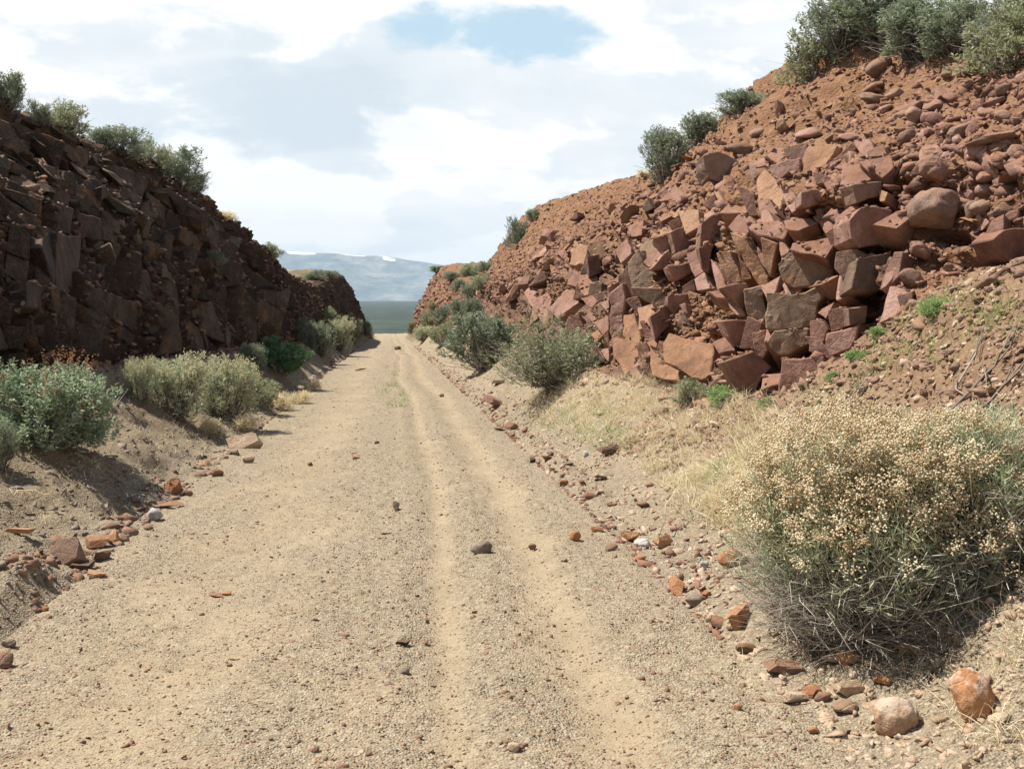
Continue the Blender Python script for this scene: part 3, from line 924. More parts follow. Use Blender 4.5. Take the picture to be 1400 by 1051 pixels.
A = lambda *p: Z(820, 270, 3.5, p)
B5 = lambda *p: Z(1000, 0, 3.5, p)
B4 = lambda *p: Z(680, 150, 3.5, p)
B7 = lambda *p: Z(1100, 250, 4.667, p)
TR = [
    (A((845, 320), (910, 258), (1112, 300), (1112, 405), (925, 437), (870, 400)), 'F', 'g', .5, .22),
    (A((690, 440), (785, 418), (788, 600), (705, 562)), 'F', 'g', .5, .12),
    (A((790, 450), (920, 462), (1115, 412), (1100, 440), (1045, 500), (1040, 575), (1000, 622), (795, 628)), 'F', 'g', .6, .12),
    (A((800, 690), (835, 640), (1000, 625), (1000, 700), (905, 748), (850, 752)), 'F', 'g', .4, .16),
    (A((600, 782), (735, 733), (822, 810), (780, 850), (740, 945), (665, 905)), 'D', 'm', .5, .26),
    (A((868, 770), (1070, 758), (1078, 870), (960, 940), (858, 1000)), 'S', 'm', .55, .26),
    (A((330, 650), (540, 700), (545, 740), (525, 850), (490, 870), (310, 790), (300, 700)), 'L', 'o', .5, .14),
    (A((235, 700), (300, 792), (490, 872), (400, 892), (250, 852)), 'L', 'o', .4, .16),
    (A((45, 460), (110, 408), (122, 480), (110, 560), (120, 640), (55, 632)), 'S', 'm', .5, .18),
    (A((112, 560), (165, 555), (187, 640), (205, 705), (108, 662)), 'L', 'o', .4, .16),
    (A((60, 660), (190, 690), (180, 800), (120, 850), (65, 760)), 'L', 'o', .4, .14),
    (A((150, 800), (240, 770), (250, 850), (200, 880), (140, 850)), 'L', 'm', .4, .16),
    (A((180, 530), (250, 508), (266, 600), (185, 635)), 'L', 'o', .4, .12),
    (A((240, 567), (310, 513), (382, 550), (350, 602), (266, 680)), 'D', 'm', .45, .24),
    (A((150, 430), (375, 430), (345, 522), (275, 528), (200, 482)), 'F', 'g', .4, .10),
    (A((325, 465), (482, 455), (440, 522), (360, 552), (325, 512)), 'D', 'm', .4, .24),
    (A((205, 310), (262, 243), (332, 250), (242, 342)), 'L', 'm', .4, .20),
    (A((242, 342), (332, 250), (357, 312), (300, 340)), 'D', 'm', .4, .18),
    (A((325, 325), (480, 303), (492, 330), (375, 392), (350, 386)), 'D', 'm', .4, .24),
    (A((488, 120), (540, 83), (612, 75), (600, 180), (545, 240), (478, 240)), 'D', 'm', .55, .20),
    (A((475, 240), (545, 225), (528, 290), (520, 362), (490, 332)), 'D', 'm', .4, .22),
    (A((568, 77), (622, 23), (682, 20), (722, 60), (700, 77)), 'U', 'm', .35, .20),
    (A((612, 140), (660, 80), (722, 90), (747, 120), (700, 182), (640, 172)), 'L', 'm', .4, .18),
    (A((700, 130), (860, 110), (900, 160), (880, 200), (760, 180)), 'U', 'm', .4, .16),
    (A((620, 165), (690, 190), (790, 350), (812, 435), (760, 420), (690, 322)), 'S', 'o', .4, .14),
    (A((770, 190), (850, 220), (830, 300), (815, 380), (780, 330)), 'S', 'o', .4, .12),
    (A((525, 290), (560, 330), (600, 430), (692, 562), (655, 565), (560, 440)), 'L', 'm', .4, .20),
    (A((600, 425), (700, 410), (720, 450), (690, 545)), 'D', 'm', .4, .16),
    (A((555, 265), (625, 255), (680, 400), (610, 420)), 'S', 'o', .4, .12),
    (A((1195, 105), (1250, 45), (1320, 40), (1400, 60), (1400, 220), (1250, 238), (1205, 200)), 'D', 'm', .7, .40),
    (A((1120, 100), (1200, 40), (1260, 40), (1200, 110), (1190, 200), (1130, 150)), 'L', 'm', .5, .30),
    (A((1130, 260), (1230, 245), (1282, 275), (1232, 380), (1172, 392), (1122, 340)), 'S', 'c', .6, .30),
    (A((1235, 285), (1400, 250), (1400, 400), (1330, 452), (1200, 440)), 'D', 'c', .7, .22),
    (A((1040, 552), (1122, 500), (1082, 580)), 'L', 'm', .3, .16),
    (A((1090, 540), (1182, 520), (1190, 610), (1110, 642)), 'S', 'm', .4, .18),
    (A((1190, 530), (1282, 515), (1270, 600), (1195, 612)), 'D', 'c', .4, .16),
    (A((1003, 590), (1060, 578), (1092, 630), (1040, 742), (1000, 737)), 'S', 'm', .4, .20),
    (A((1085, 650), (1242, 608), (1200, 720), (1100, 762), (1075, 720)), 'S', 'm', .5, .22),
    (A((728, 650), (790, 633), (802, 730), (770, 790), (740, 722)), 'S', 'm', .4, .26),
    (A((588, 590), (707, 590), (680, 682), (645, 722)), 'D', 'm', .4, .16),
    (A((707, 568), (777, 600), (735, 722), (663, 722)), 'S', 'm', .4, .18),
    (A((540, 690), (620, 660), (647, 732), (570, 742)), 'U', 'm', .35, .16),
    (A((780, 845), (872, 838), (865, 892), (768, 922)), 'U', 'm', .35, .26),
    (A((530, 850), (600, 838), (627, 882), (560, 884)), 'U', 'm', .3, .22),
    (A((1345, 440), (1400, 295), (1425, 300), (1400, 390), (1370, 425)), 'L', 'm', .4, .26),
    (A((1300, 130), (1420, 60), (1500, 90), (1420, 150)), 'U', 'm', .4, .40),
    (A((920, 215), (1115, 190), (1120, 230), (1080, 290), (910, 250)), 'U', 'm', .4, .16),
    (A((880, 110), (1010, 100), (1040, 125), (950, 160), (890, 150)), 'U', 'm', .3, .14),
    (A((1400, 620), (1390, 560), (1330, 590), (1340, 640)), 'L', 'm', .3, .14),
    (B5((515, 882), (540, 780), (640, 788), (692, 852), (580, 890)), 'U', 'm', .35, .30),
    (B5((575, 885), (720, 868), (717, 940), (600, 972)), 'D', 'c', .45, .26),
    (B5((608, 770), (760, 743), (777, 800), (722, 852), (660, 820)), 'U', 'm', .4, .24),
    (B5((600, 690), (690, 660), (705, 685), (630, 700)), 'U', 'm', .3, .2),
    (B5((645, 730), (720, 690), (742, 740), (660, 750)), 'L', 'm', .3, .22),
    (B5((335, 760), (370, 690), (512, 690), (432, 820), (420, 882), (338, 900)), 'L', 'o', .45, .16),
    (B5((425, 820), (577, 680), (602, 702), (520, 882)), 'S', 'm', .45, .20),
    (B5((333, 920), (400, 905), (502, 940), (492, 960), (333, 982)), 'D', 'm', .4, .24),
    (B5((168, 742), (210, 710), (332, 700), (300, 745), (222, 782)), 'U', 'm', .35, .18),
    (B5((165, 792), (330, 755), (330, 910), (282, 920), (200, 860)), 'S', 'm', .45, .12),
    (B5((122, 850), (160, 808), (252, 932), (232, 1002), (132, 982)), 'L', 'o', .4, .14),
    (B5((245, 930), (300, 920), (335, 990), (290, 1020)), 'L', 'm', .3, .18),
    (B5((85, 770), (160, 755), (170, 790), (100, 806)), 'U', 'm', .3, .16),
    (B4((985, 220), (1060, 200), (1130, 230), (1172, 270), (1150, 312), (1092, 362), (1012, 322)), 'D', 'c', .5, .24),
    (B4((345, 742), (365, 630), (432, 650), (420, 742)), 'L', 'o', .4, .14),
    (B4((150, 1040), (180, 900), (282, 858), (240, 962)), 'L', 'm', .4, .14),
    (B4((243, 950), (330, 858), (382, 870), (392, 922), (280, 1002)), 'L', 'm', .4, .18),
    (B4((340, 760), (430, 800), (400, 860), (330, 840)), 'L', 'm', .4, .16),
    (B4((430, 700), (490, 690), (500, 780), (440, 800)), 'D', 'm', .4, .2),
    (B4((440, 830), (500, 830), (490, 900), (430, 900)), 'S', 'g', .4, .16),
    (B4((530, 850), (580, 820), (620, 870), (590, 930), (535, 920)), 'D', 'm', .45, .2),
    (B4((565, 670), (620, 610), (640, 690), (590, 735)), 'L', 'm', .4, .16),
    (B4((1000, 870), (1200, 850), (1230, 900), (1050, 900)), 'U', 'm', .3, .12),
    (B4((770, 570), (850, 560), (870, 640), (790, 640)), 'L', 'o', .35, .1),
    (B4((860, 480), (960, 480), (970, 560), (900, 600)), 'L', 'o', .35, .1),
    (B4((620, 560), (700, 530), (690, 600), (640, 610)), 'L', 'm', .35, .16),
    (B4((830, 530), (870, 520), (900, 600), (870, 590)), 'D', 'm', .3, .18),
    (B7((480, 680), (570, 440), (630, 440), (600, 600), (560, 640)), 'L', 'm', .4, .24),
    (B7((470, 900), (545, 660), (640, 680), (690, 760), (600, 830)), 'L', 'm', .5, .20),
    (B7((590, 720), (690, 690), (690, 790), (610, 790)), 'F', 'c', .35, .18),
    (B7((1150, 330), (1190, 240), (1270, 200), (1270, 300), (1200, 360)), 'L', 'm', .4, .34),
    (B7((1200, 360), (1275, 300), (1400, 290), (1480, 420), (1380, 560), (1270, 470)), 'D', 'm', .5, .30),
    (Z(1000, 450, 3.5, [(850, 275), (885, 165), (925, 165), (905, 270)]), 'L', 'o', .2, .12),
    (Z(1000, 450, 3.5, [(790, 250), (845, 180), (880, 190), (850, 270)]), 'S', 'g', .2, .08),
    (Z(1000, 450, 3.5, [(955, 120), (970, 60), (1085, 15), (1080, 60), (1000, 110)]), 'L', 'm', .15, .08),
    (Z(1000, 450, 3.5, [(970, 130), (1080, 75), (1075, 110), (1000, 145)]), 'S', 'o', .15, .06),
    (Z(1000, 450, 3.5, [(845, 140), (960, 125), (965, 150), (890, 160)]), 'D', 'g', .15, .08),
]
for p, fc, mt, dep, pr in TR:
    traced(p, fc, mt, dep, pr * 0.8, jit=0.06)
N_TR = len(TR)

# rounded boulders of the right-hand face: px, py, width, height (photo pixels)
def place_rock(px, py, w, h, me, mat, parent, name='rock', sink=0.15, rot=None, cat=None):
    ht = cast(px, py)
    if not ht:
        return None
    hit, n, dist, d = ht
    k = dist * d.dot(CAM_R @ Vector((0, 0, -1))) / FPX
    o = link(name, with_mat(me, mat), parent)
    W_, H_ = w * k, h * k
    D_ = 0.5 * (W_ + H_)
    o.rotation_euler = rot if rot else (random.uniform(-0.4, 0.4), random.uniform(-0.4, 0.4), random.uniform(-0.6, 0.6) - YAW)
    o.scale = (W_, D_, H_ * 1.15)
    o.location = hit + n * min(W_, H_) * (0.5 - sink) * 0.6 - Vector((0, 0, 0))
    return o


ROUND_AT = [(1283, 292, 62, 66), (1285, 238, 56, 46), (1312, 187, 46, 32), (1365, 193, 54, 24), (1355, 152, 40, 26), (1377, 163, 26, 20), (1338, 208, 34, 26),
            (1268, 210, 28, 20), (1240, 190, 26, 20), (1250, 163, 26, 26), (1274, 166, 24, 24), (1232, 162, 26, 16), (1205, 98, 34, 30), (1195, 126, 36, 20), (1195, 139, 38, 16),
            (1226, 131, 22, 14), (1211, 152, 20, 12), (1255, 148, 22, 14), (1283, 146, 30, 18), (1305, 137, 26, 16), (1371, 125, 28, 18), (1322, 120, 18, 14),
            (1330, 262, 28, 28), (1332, 290, 22, 30), (1357, 262, 28, 24), (1378, 265, 30, 22), (1345, 285, 26, 26), (1372, 290, 28, 24), (1392, 300, 22, 24),
            (1215, 243, 22, 22), (1222, 260, 26, 16), (1262, 342, 46, 24), (1289, 340, 26, 18), (1250, 384, 34, 28), (1230, 380, 22, 24), (1222, 362, 20, 20),
            (1357, 375, 10, 10), (1150, 406, 14, 14), (1137, 398, 16, 24), (1390, 212, 30, 22), (1108, 186, 34, 18), (1138, 190, 20, 12), (1142, 186, 22, 12), (1165, 189, 28, 10),
            (1035, 183, 22, 12), (1018, 208, 40, 20), (990, 258, 22, 18), (1075, 305, 30, 14), (1095, 300, 26, 12), (1350, 240, 28, 16), (1390, 245, 26, 18), (1300, 365, 18, 14)]
for k, (px, py, w, h) in enumerate(ROUND_AT):
    big = w > 40
    me = (BIGS if big else ROUNDS)[k % (6 if big else 14)]
    o = place_rock(px, py, w * 1.05, h * 1.05, me, (M_COBBLE, M_ROCK, M_COBBLE)[k % 3], CLIFF_R)

# random angular and rounded stones over the slope, where the photo shows them thick
def in_poly(x, y, P):
    c = False
    j = len(P) - 1
    for i in range(len(P)):
        if (P[i][1] > y) != (P[j][1] > y) and x < (P[j][0] - P[i][0]) * (y - P[i][1]) / (P[j][1] - P[i][1]) + P[i][0]:
            c = not c
        j = i
    return c


def sample_poly(P, k):
    xs = [p[0] for p in P]; yy = [p[1] for p in P]
    out = []
    while len(out) < k:
        x, y = random.uniform(min(xs), max(xs)), random.uniform(min(yy), max(yy))
        if in_poly(x, y, P):
            out.append((x, y))
    return out


UPPER = [(700, 330), (880, 255), (1000, 180), (1080, 130), (1250, 90), (1400, 100), (1400, 340), (1250, 340), (1200, 250), (1100, 180), (1000, 240), (900, 310), (690, 400)]
LOWER = [(700, 360), (880, 280), (1000, 270), (1180, 300), (1180, 400), (1100, 520), (960, 500), (840, 500), (720, 440)]


def cells(zone, k, ax=1.0, ay=1.0, ang=0.0, shrink=0.95):
    """split a zone of the face into k neighbouring blocks (axes ax, ay turned by ang)"""
    ca, sa = math.cos(ang), math.sin(ang)
    fw = lambda p: ((p[0] * ca + p[1] * sa) / ax, (-p[0] * sa + p[1] * ca) / ay)
    bk = lambda q: (q[0] * ax * ca - q[1] * ay * sa, q[0] * ax * sa + q[1] * ay * ca)
    pts = [fw(p) for p in sample_poly(zone, k * 3)]
    keep = [pts[0]]
    for _ in range(k - 1):                     # best candidate: even but irregular
        c = random.sample(pts, min(7, len(pts)))
        keep.append(max(c, key=lambda p: min((p[0] - q[0]) ** 2 + (p[1] - q[1]) ** 2 for q in keep)))
    nn_ = sorted(min(math.dist(p, q) for q in keep if q is not p) for p in keep)
    rmax = 1.05 * nn_[int(len(nn_) * 0.7)]
    out = []
    for p in keep:
        o = sorted((q for q in keep if q is not p), key=lambda q: (q[0] - p[0]) ** 2 + (q[1] - p[1]) ** 2)
        if len(o) < 5:
            continue
        r = min(1.2 * math.dist(p, o[3]), rmax)
        if r <= 0:
            continue
        poly = [(p[0] + r * math.cos(a * math.pi / 4), p[1] + r * math.sin(a * math.pi / 4)) for a in range(8)]
        for q in o[:14]:
            mx, my, nx_, ny_ = (p[0] + q[0]) / 2, (p[1] + q[1]) / 2, q[0] - p[0], q[1] - p[1]
            new = []
            for i in range(len(poly)):
                a, b = poly[i], poly[(i + 1) % len(poly)]
                da = (a[0] - mx) * nx_ + (a[1] - my) * ny_
                db = (b[0] - mx) * nx_ + (b[1] - my) * ny_
                if da <= 0:
                    new.append(a)
                if (da < 0) != (db < 0):
                    t = da / (da - db)
                    new.append((a[0] + t * (b[0] - a[0]), a[1] + t * (b[1] - a[1])))
            poly = new
            if len(poly) < 3:
                break
        if len(poly) >= 3:
            out.append([bk((p[0] + (q[0] - p[0]) * shrink, p[1] + (q[1] - p[1]) * shrink)) for q in poly])
    return out


def joints(zone, dirs, amin, amax, shrink=0.96, wob=0.22):
    """split a zone of the face along its sets of joints until every piece is small: fitted slabs"""
    def area(P):
        return 0.5 * abs(sum(P[i][0] * P[i - 1][1] - P[i - 1][0] * P[i][1] for i in range(len(P))))

    def halves(P, c, n):
        A_, B_ = [], []
        for i in range(len(P)):
            p, q = P[i], P[(i + 1) % len(P)]
            dp = (p[0] - c[0]) * n[0] + (p[1] - c[1]) * n[1]
            dq = (q[0] - c[0]) * n[0] + (q[1] - c[1]) * n[1]
            (A_ if dp <= 0 else B_).append(p)
            if (dp < 0) != (dq < 0):
                t = dp / (dp - dq)
                m_ = (p[0] + t * (q[0] - p[0]), p[1] + t * (q[1] - p[1]))
                A_.append(m_); B_.append(m_)
        return A_, B_
    todo, out = [list(zone)], []
    while todo:
        P = todo.pop()
        if len(P) < 3:
            continue
        lim = amin * (amax / amin) ** random.random()
        if area(P) < lim:
            c = np.mean(P, axis=0)
            out.append([(c[0] + (p[0] - c[0]) * shrink, c[1] + (p[1] - c[1]) * shrink) for p in P])
            continue
        xs, yy_ = [p[0] for p in P], [p[1] for p in P]
        # cut across the longer way when one joint set allows it
        best = None
        for ai, a in enumerate(dirs):
            a = a + random.gauss(0, wob)
            n = (-math.sin(a), math.cos(a))
            pr = [p[0] * n[0] + p[1] * n[1] for p in P]
            w = (max(pr) - min(pr)) * random.uniform(0.7, 1.3) * (1.45 if ai == 0 else 1.0)
            if best is None or w > best[0]:
                best = (w, n, random.uniform(0.33, 0.67), min(pr), max(pr))
        w, n, f, lo, hi = best
        k_ = lo + f * (hi - lo)
        todo += halves(P, (n[0] * k_, n[1] * k_), n)
    return out


# pockets of loose soil between the slabs
POCKETS = [[(917, 475), (938, 440), (985, 420), (990, 475)], [(955, 432), (972, 375), (992, 395), (992, 432)], [(855, 400), (900, 368), (932, 380), (900, 402)], [(1095, 272), (1160, 264), (1205, 285), (1110, 296)], [(985, 330), (1010, 325), (1010, 360), (985, 360)], [(740, 400), (765, 380), (780, 400), (760, 425)]]
WALL = [(832, 395), (880, 330), (960, 300), (1090, 280), (1185, 300), (1195, 380), (1170, 470), (1100, 530), (1010, 545), (940, 525), (850, 505)]
TOPW = [(1030, 215), (1100, 195), (1190, 190), (1215, 260), (1200, 300), (1090, 290), (990, 300), (960, 280)]
TAIL = [(715, 400), (760, 345), (840, 320), (870, 330), (832, 395), (832, 500), (740, 440)]
n_fill = 0
for zone, dirs, a0, a1 in ((WALL, (1.15, -0.35, 1.8), 300, 2600), (TOPW, (1.2, -0.2, 0.5), 260, 1500), (TAIL, (1.1, -0.4, 1.9), 200, 1200)):
    for c in joints(zone, dirs, a0, a1, random.uniform(0.93, 0.975)):
        m_ = np.mean(c, axis=0)
        if any(((m_[0] - a[0]) / a[2]) ** 2 + ((m_[1] - a[1]) / a[3]) ** 2 < 1.0 for a in CLEFTS):
            continue
        if any(in_poly(*m_, q[0]) for q in TR) or any(in_poly(*m_, q) for q in POCKETS):
            continue
        traced(c, random.choice('LLLLSSSSFFUD'), random.choice('mmmmmmmmmocg'), 0.5, random.choice((-0.04, 0.0, 0.03, 0.06, 0.10, 0.18)), jit=0.07)
        n_fill += 1
left_n = 297 - N_TR - len(ROUND_AT) - n_fill
open('/tmp/cnt.txt', 'w').write(f'{n_fill} {left_n} {N_TR}')
for k, (x, y) in enumerate(sample_poly(UPPER, int(left_n * 0.72))):
    if any(in_poly(x, y, q[0]) for q in TR):
        continue
    s = random.uniform(10, 21) * (0.8 if x < 850 else 1.0)
    rnd = random.random() < 0.25
    place_rock(x, y, s * random.uniform(1.0, 1.5), s * random.uniform(0.6, 1.0), random.choice(ROUNDS if rnd else BLOCKS + SLABS), random.choice((M_ROCK, M_COBBLE, M_ROCK, M_OCHRE)), CLIFF_R, rot=(random.uniform(-0.6, 0.6), random.uniform(-0.9, 0.4), random.uniform(0, 6.28)))
for k, (x, y) in enumerate(sample_poly([(690, 400), (760, 300), (870, 260), (960, 260), (960, 300), (860, 330), (720, 420)], left_n - int(left_n * 0.72))):
    s = random.uniform(10, 20)
    place_rock(x, y, s * random.uniform(0.9, 1.5), s * random.uniform(0.7, 1.1), random.choice(BLOCKS + SLABS), random.choice((M_ROCK, M_ROCK, M_OCHRE)), CLIFF_R, sink=0.25, rot=(random.uniform(-0.7, 0.7), random.uniform(-1.0, 0.3), random.uniform(0, 6.28)))

# left-hand face, in its own shade: beds dipping away above, upright joints below
L_UP = [(-10, 160), (120, 205), (250, 270), (330, 325), (395, 395), (300, 390), (150, 330), (-10, 300)]
L_LOW = [(-10, 300), (150, 330), (300, 390), (395, 395), (440, 460), (330, 475), (150, 488), (-10, 475)]
n_l = 0
for zone, dirs, a0, a1, pick in ((L_UP, (0.5, 0.62, 1.75), 330, 3200, 'lllllubbf'), (L_LOW, (1.5, 1.72, 0.45), 500, 5200, 'llllbbbff')):
    for c in joints(zone, dirs, a0, a1, 0.985, 0.16):
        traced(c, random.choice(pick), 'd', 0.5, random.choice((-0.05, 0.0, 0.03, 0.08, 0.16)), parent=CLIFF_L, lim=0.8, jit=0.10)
        n_l += 1
for k, (x, y) in enumerate(sample_poly([(0, 160), (120, 200), (250, 265), (330, 320), (395, 390), (330, 400), (200, 330), (0, 260)], 80)):
    s = random.uniform(10, 24) * (0.6 if x > 300 else 1.0)
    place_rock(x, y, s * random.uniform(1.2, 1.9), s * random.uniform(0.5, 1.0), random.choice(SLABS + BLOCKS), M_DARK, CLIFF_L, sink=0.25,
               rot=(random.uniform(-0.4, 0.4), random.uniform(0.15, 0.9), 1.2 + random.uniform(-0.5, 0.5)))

# rubble: thousands of small angular stones sliding off both faces
def cliff_points(side, k, t0, t1, y0, y1, p=1.6):
    cl, C, Nn, ts, bank = TERRAIN[side]
    u = rng.uniform(0, 1, k)
    yv = (y0 ** (1 - p) + u * (y1 ** (1 - p) - y0 ** (1 - p))) ** (1 / (1 - p))
    r = np.searchsorted(YS, yv)
    tt = rng.uniform(t0, t1, k)
    c = np.searchsorted(ts, tt)
    c = np.clip(c, 1, len(ts) - 2)
    n = len(cl.data.vertices)
    co = np.empty(n * 3, dtype=np.float32)
    cl.data.vertices.foreach_get('co', co)
    co = co.reshape(NR, len(ts), 3)
    j = rng.uniform(0, 1, (k, 1))
    return co[r, c] * j + co[np.clip(r + 1, 0, NR - 1), c + 1] * (1 - j), yv, tt


p1, y1, t1 = cliff_points(1, 23000, 0.28, 0.92, 6, 60)
s1 = (rng.gamma(1.5, 0.024, len(p1)) + 0.014 + 0.0013 * y1) * np.interp(t1, [0.3, 0.55, 0.85], [1.1, 0.85, 0.55])
kp = (fbm(p1 * np.array([1, 1, 0.6]), 0.9, 3, 510) + rng.normal(0, 0.35, len(p1)) > -0.48) | (t1 < 0.45)
p1, s1 = p1[kp], s1[kp]
p2, y2, _ = cliff_points(1, 6000, 0.02, 0.35, 5, 60)
s2 = rng.gamma(1.4, 0.014, len(p2)) + 0.011 + 0.001 * y2
p3, y3, _ = cliff_points(1, 2500, 0.05, 0.8, 60, 110, 1.2)
s3 = rng.gamma(2.0, 0.05, len(p3)) + 0.05
o = link('rubble', scatter_mesh('rubble', np.concatenate((p1, p2, p3)), np.clip(np.concatenate((s1, s2, s3)), 0, 0.28), M_ROCK, CHIPS), CLIFF_R)
o['kind'] = 'stuff'
p1, y1, _ = cliff_points(-1, 4500, 0.05, 0.92, 9, 100, 1.4)
s1 = np.clip(rng.gamma(2.0, 0.03, len(p1)) + 0.02 + 0.001 * y1, 0, 0.3)
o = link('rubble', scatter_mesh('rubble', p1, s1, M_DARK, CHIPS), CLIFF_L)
o['kind'] = 'stuff'

# crumbs and soil that have come to rest on the ledges
LV, LF, LO = [], [], 0
for v, f in RK:
    LV.append(v); LF.append(f + LO); LO += len(v)
ALLV = np.concatenate(LV + [np.concatenate(BV)])
QF = np.concatenate(BF) + LO
ALLF = np.concatenate(LF + [QF[:, [0, 1, 2]], QF[:, [0, 2, 3]]])
BVL = BVHTree.FromPolygons(ALLV.tolist(), ALLF.tolist())


def ledge(side, k, ylo, yhi, zmin):
    out = []
    T = RT if side > 0 else LT
    for _ in range(k):
        y = ylo * (yhi / ylo) ** random.random()
        fx, fz, mx, mz, tx, tz = tab(T, y)
        x = random.uniform(fx - 0.35 * side, mx + (tx - mx) * 0.6)
        hit, n, i, d = BVL.ray_cast(Vector((x, y, 40)), Vector((0, 0, -1)))
        if hit and abs(n.z) > zmin:
            out.append((hit.x, hit.y, hit.z + 0.004))
    return np.array(out)


pl_ = ledge(1, 7500, 8, 45, 0.6)
o = link('rubble', scatter_mesh('rubble', pl_, np.clip(rng.gamma(0.9, 0.017, len(pl_)) + 0.007 + 0.0006 * pl_[:, 1], 0, 0.13), M_ROCK, CHIPS), CLIFF_R)
o['kind'] = 'stuff'
pk = []
for P in POCKETS:
    for (x, y) in sample_poly(P, 420):
        h = cast(x + random.gauss(0, 8), y + random.gauss(0, 6))
        if h:
            pk.append(h[0][:])
pk = np.array(pk)
o = link('rubble', scatter_mesh('rubble', pk, np.clip(rng.gamma(1.3, 0.018, len(pk)) + 0.012, 0, 0.12), M_OCHRE, CHIPS), CLIFF_R)
o['kind'] = 'stuff'
pl_ = ledge(-1, 5000, 9, 60, 0.5)
o = link('rubble', scatter_mesh('rubble', pl_, np.clip(rng.gamma(1.2, 0.022, len(pl_)) + 0.012 + 0.0007 * pl_[:, 1], 0, 0.15), M_COBBLE, CHIPS), CLIFF_L)
o['kind'] = 'stuff'

# stones and pebbles of the banks and the road
def mesh_points(me_obj, nc, k, u_pdf, y0, y1, p):
    co = np.empty(len(me_obj.data.vertices) * 3, dtype=np.float32)
    me_obj.data.vertices.foreach_get('co', co)
    co = co.reshape(NR, nc, 3)
    u = rng.uniform(0, 1, k)
    yv = (y0 ** (1 - p) + u * (y1 ** (1 - p) - y0 ** (1 - p))) ** (1 / (1 - p))
    fr = np.interp(yv, YS, np.arange(NR))
    r = np.clip(fr.astype(int), 0, NR - 2)
    a = (fr - r)[:, None]
    fc = u_pdf(k) * (nc - 1.001)
    c = fc.astype(int)
    b = (fc - c)[:, None]
    return (co[r, c] * (1 - a) * (1 - b) + co[r + 1, c] * a * (1 - b) + co[r, c + 1] * (1 - a) * b + co[r + 1, c + 1] * a * b), yv


pp, yv = mesh_points(BANK_R, 85, 8000, lambda k: rng.uniform(0, 1, k), 3.0, 60, 1.7)
sz = np.clip(rng.gamma(1.6, 0.009, len(pp)) + 0.006 + 0.0005 * yv, 0, 0.09)
o = link('scree', scatter_mesh('scree', pp, sz, M_TAN, CHIPS), BANK_R); o['kind'] = 'stuff'
pp, yv = mesh_points(BANK_R, 85, 900, lambda k: np.clip(rng.normal(0.09, 0.11, k), 0, 1), 5, 70, 1.3)
sz = np.clip(rng.gamma(1.7, 0.012, len(pp)) + 0.008 + 0.0007 * yv, 0, 0.10)
o = link('gravel', scatter_mesh('gravel', pp, sz, M_ROCK, CHIPS), BANK_R); o['kind'] = 'stuff'
pp, yv = mesh_points(BANK_R, 85, 5500, lambda k: rng.uniform(0.45, 1, k), 4.5, 11.5, 1.2)
sz = np.clip(rng.gamma(1.3, 0.014, len(pp)) + 0.009, 0, 0.12)
o = link('scree', scatter_mesh('scree', pp, sz, M_COBBLE, CHIPS), BANK_R); o['kind'] = 'stuff'
pp, yv = mesh_points(BANK_L, 85, 6000, lambda k: rng.uniform(0, 1, k), 3.5, 70, 1.6)
sz = np.clip(rng.gamma(1.6, 0.009, len(pp)) + 0.006 + 0.0004 * yv, 0, 0.08)
o = link('gravel', scatter_mesh('gravel', pp, sz, M_GREY, CHIPS), BANK_L); o['kind'] = 'stuff'
pp, yv = mesh_points(BANK_L, 85, 420, lambda k: np.clip(rng.normal(0.05, 0.06, k), 0, 1), 6, 70, 1.4)
sz = np.clip(rng.gamma(2.0, 0.016, len(pp)) + 0.012 + 0.0006 * yv, 0, 0.12)
o = link('gravel', scatter_mesh('gravel', pp, sz, M_COBBLE, CHIPS), BANK_L); o['kind'] = 'stuff'


def road_u(k):
    x = rng.uniform(XL, XR, k * 3)
    keep = rng.uniform(0, 1, k * 3) < 0.25 + 0.75 * rut(x)[1]
    return ((x[keep] - XL) / (XR - XL))[:k]


pp, yv = mesh_points(road, 170, 26000, road_u, 2.6, 40, 1.9)
sz = np.clip(rng.gamma(1.4, 0.0035, len(pp)) + 0.004 + 0.0003 * yv, 0, 0.03)
o = link('gravel', scatter_mesh('gravel', pp, sz, M_TAN, [OCTA]), road); o['kind'] = 'stuff'
pp, yv = mesh_points(road, 170, 8000, road_u, 2.6, 70, 1.7)
sz = np.clip(rng.gamma(1.2, 0.0042, len(pp)) + 0.0035 + 0.0004 * yv, 0, 0.035)
o = link('gravel', scatter_mesh('gravel', pp, sz, M_COBBLE, CHIPS), road); o['kind'] = 'stuff'
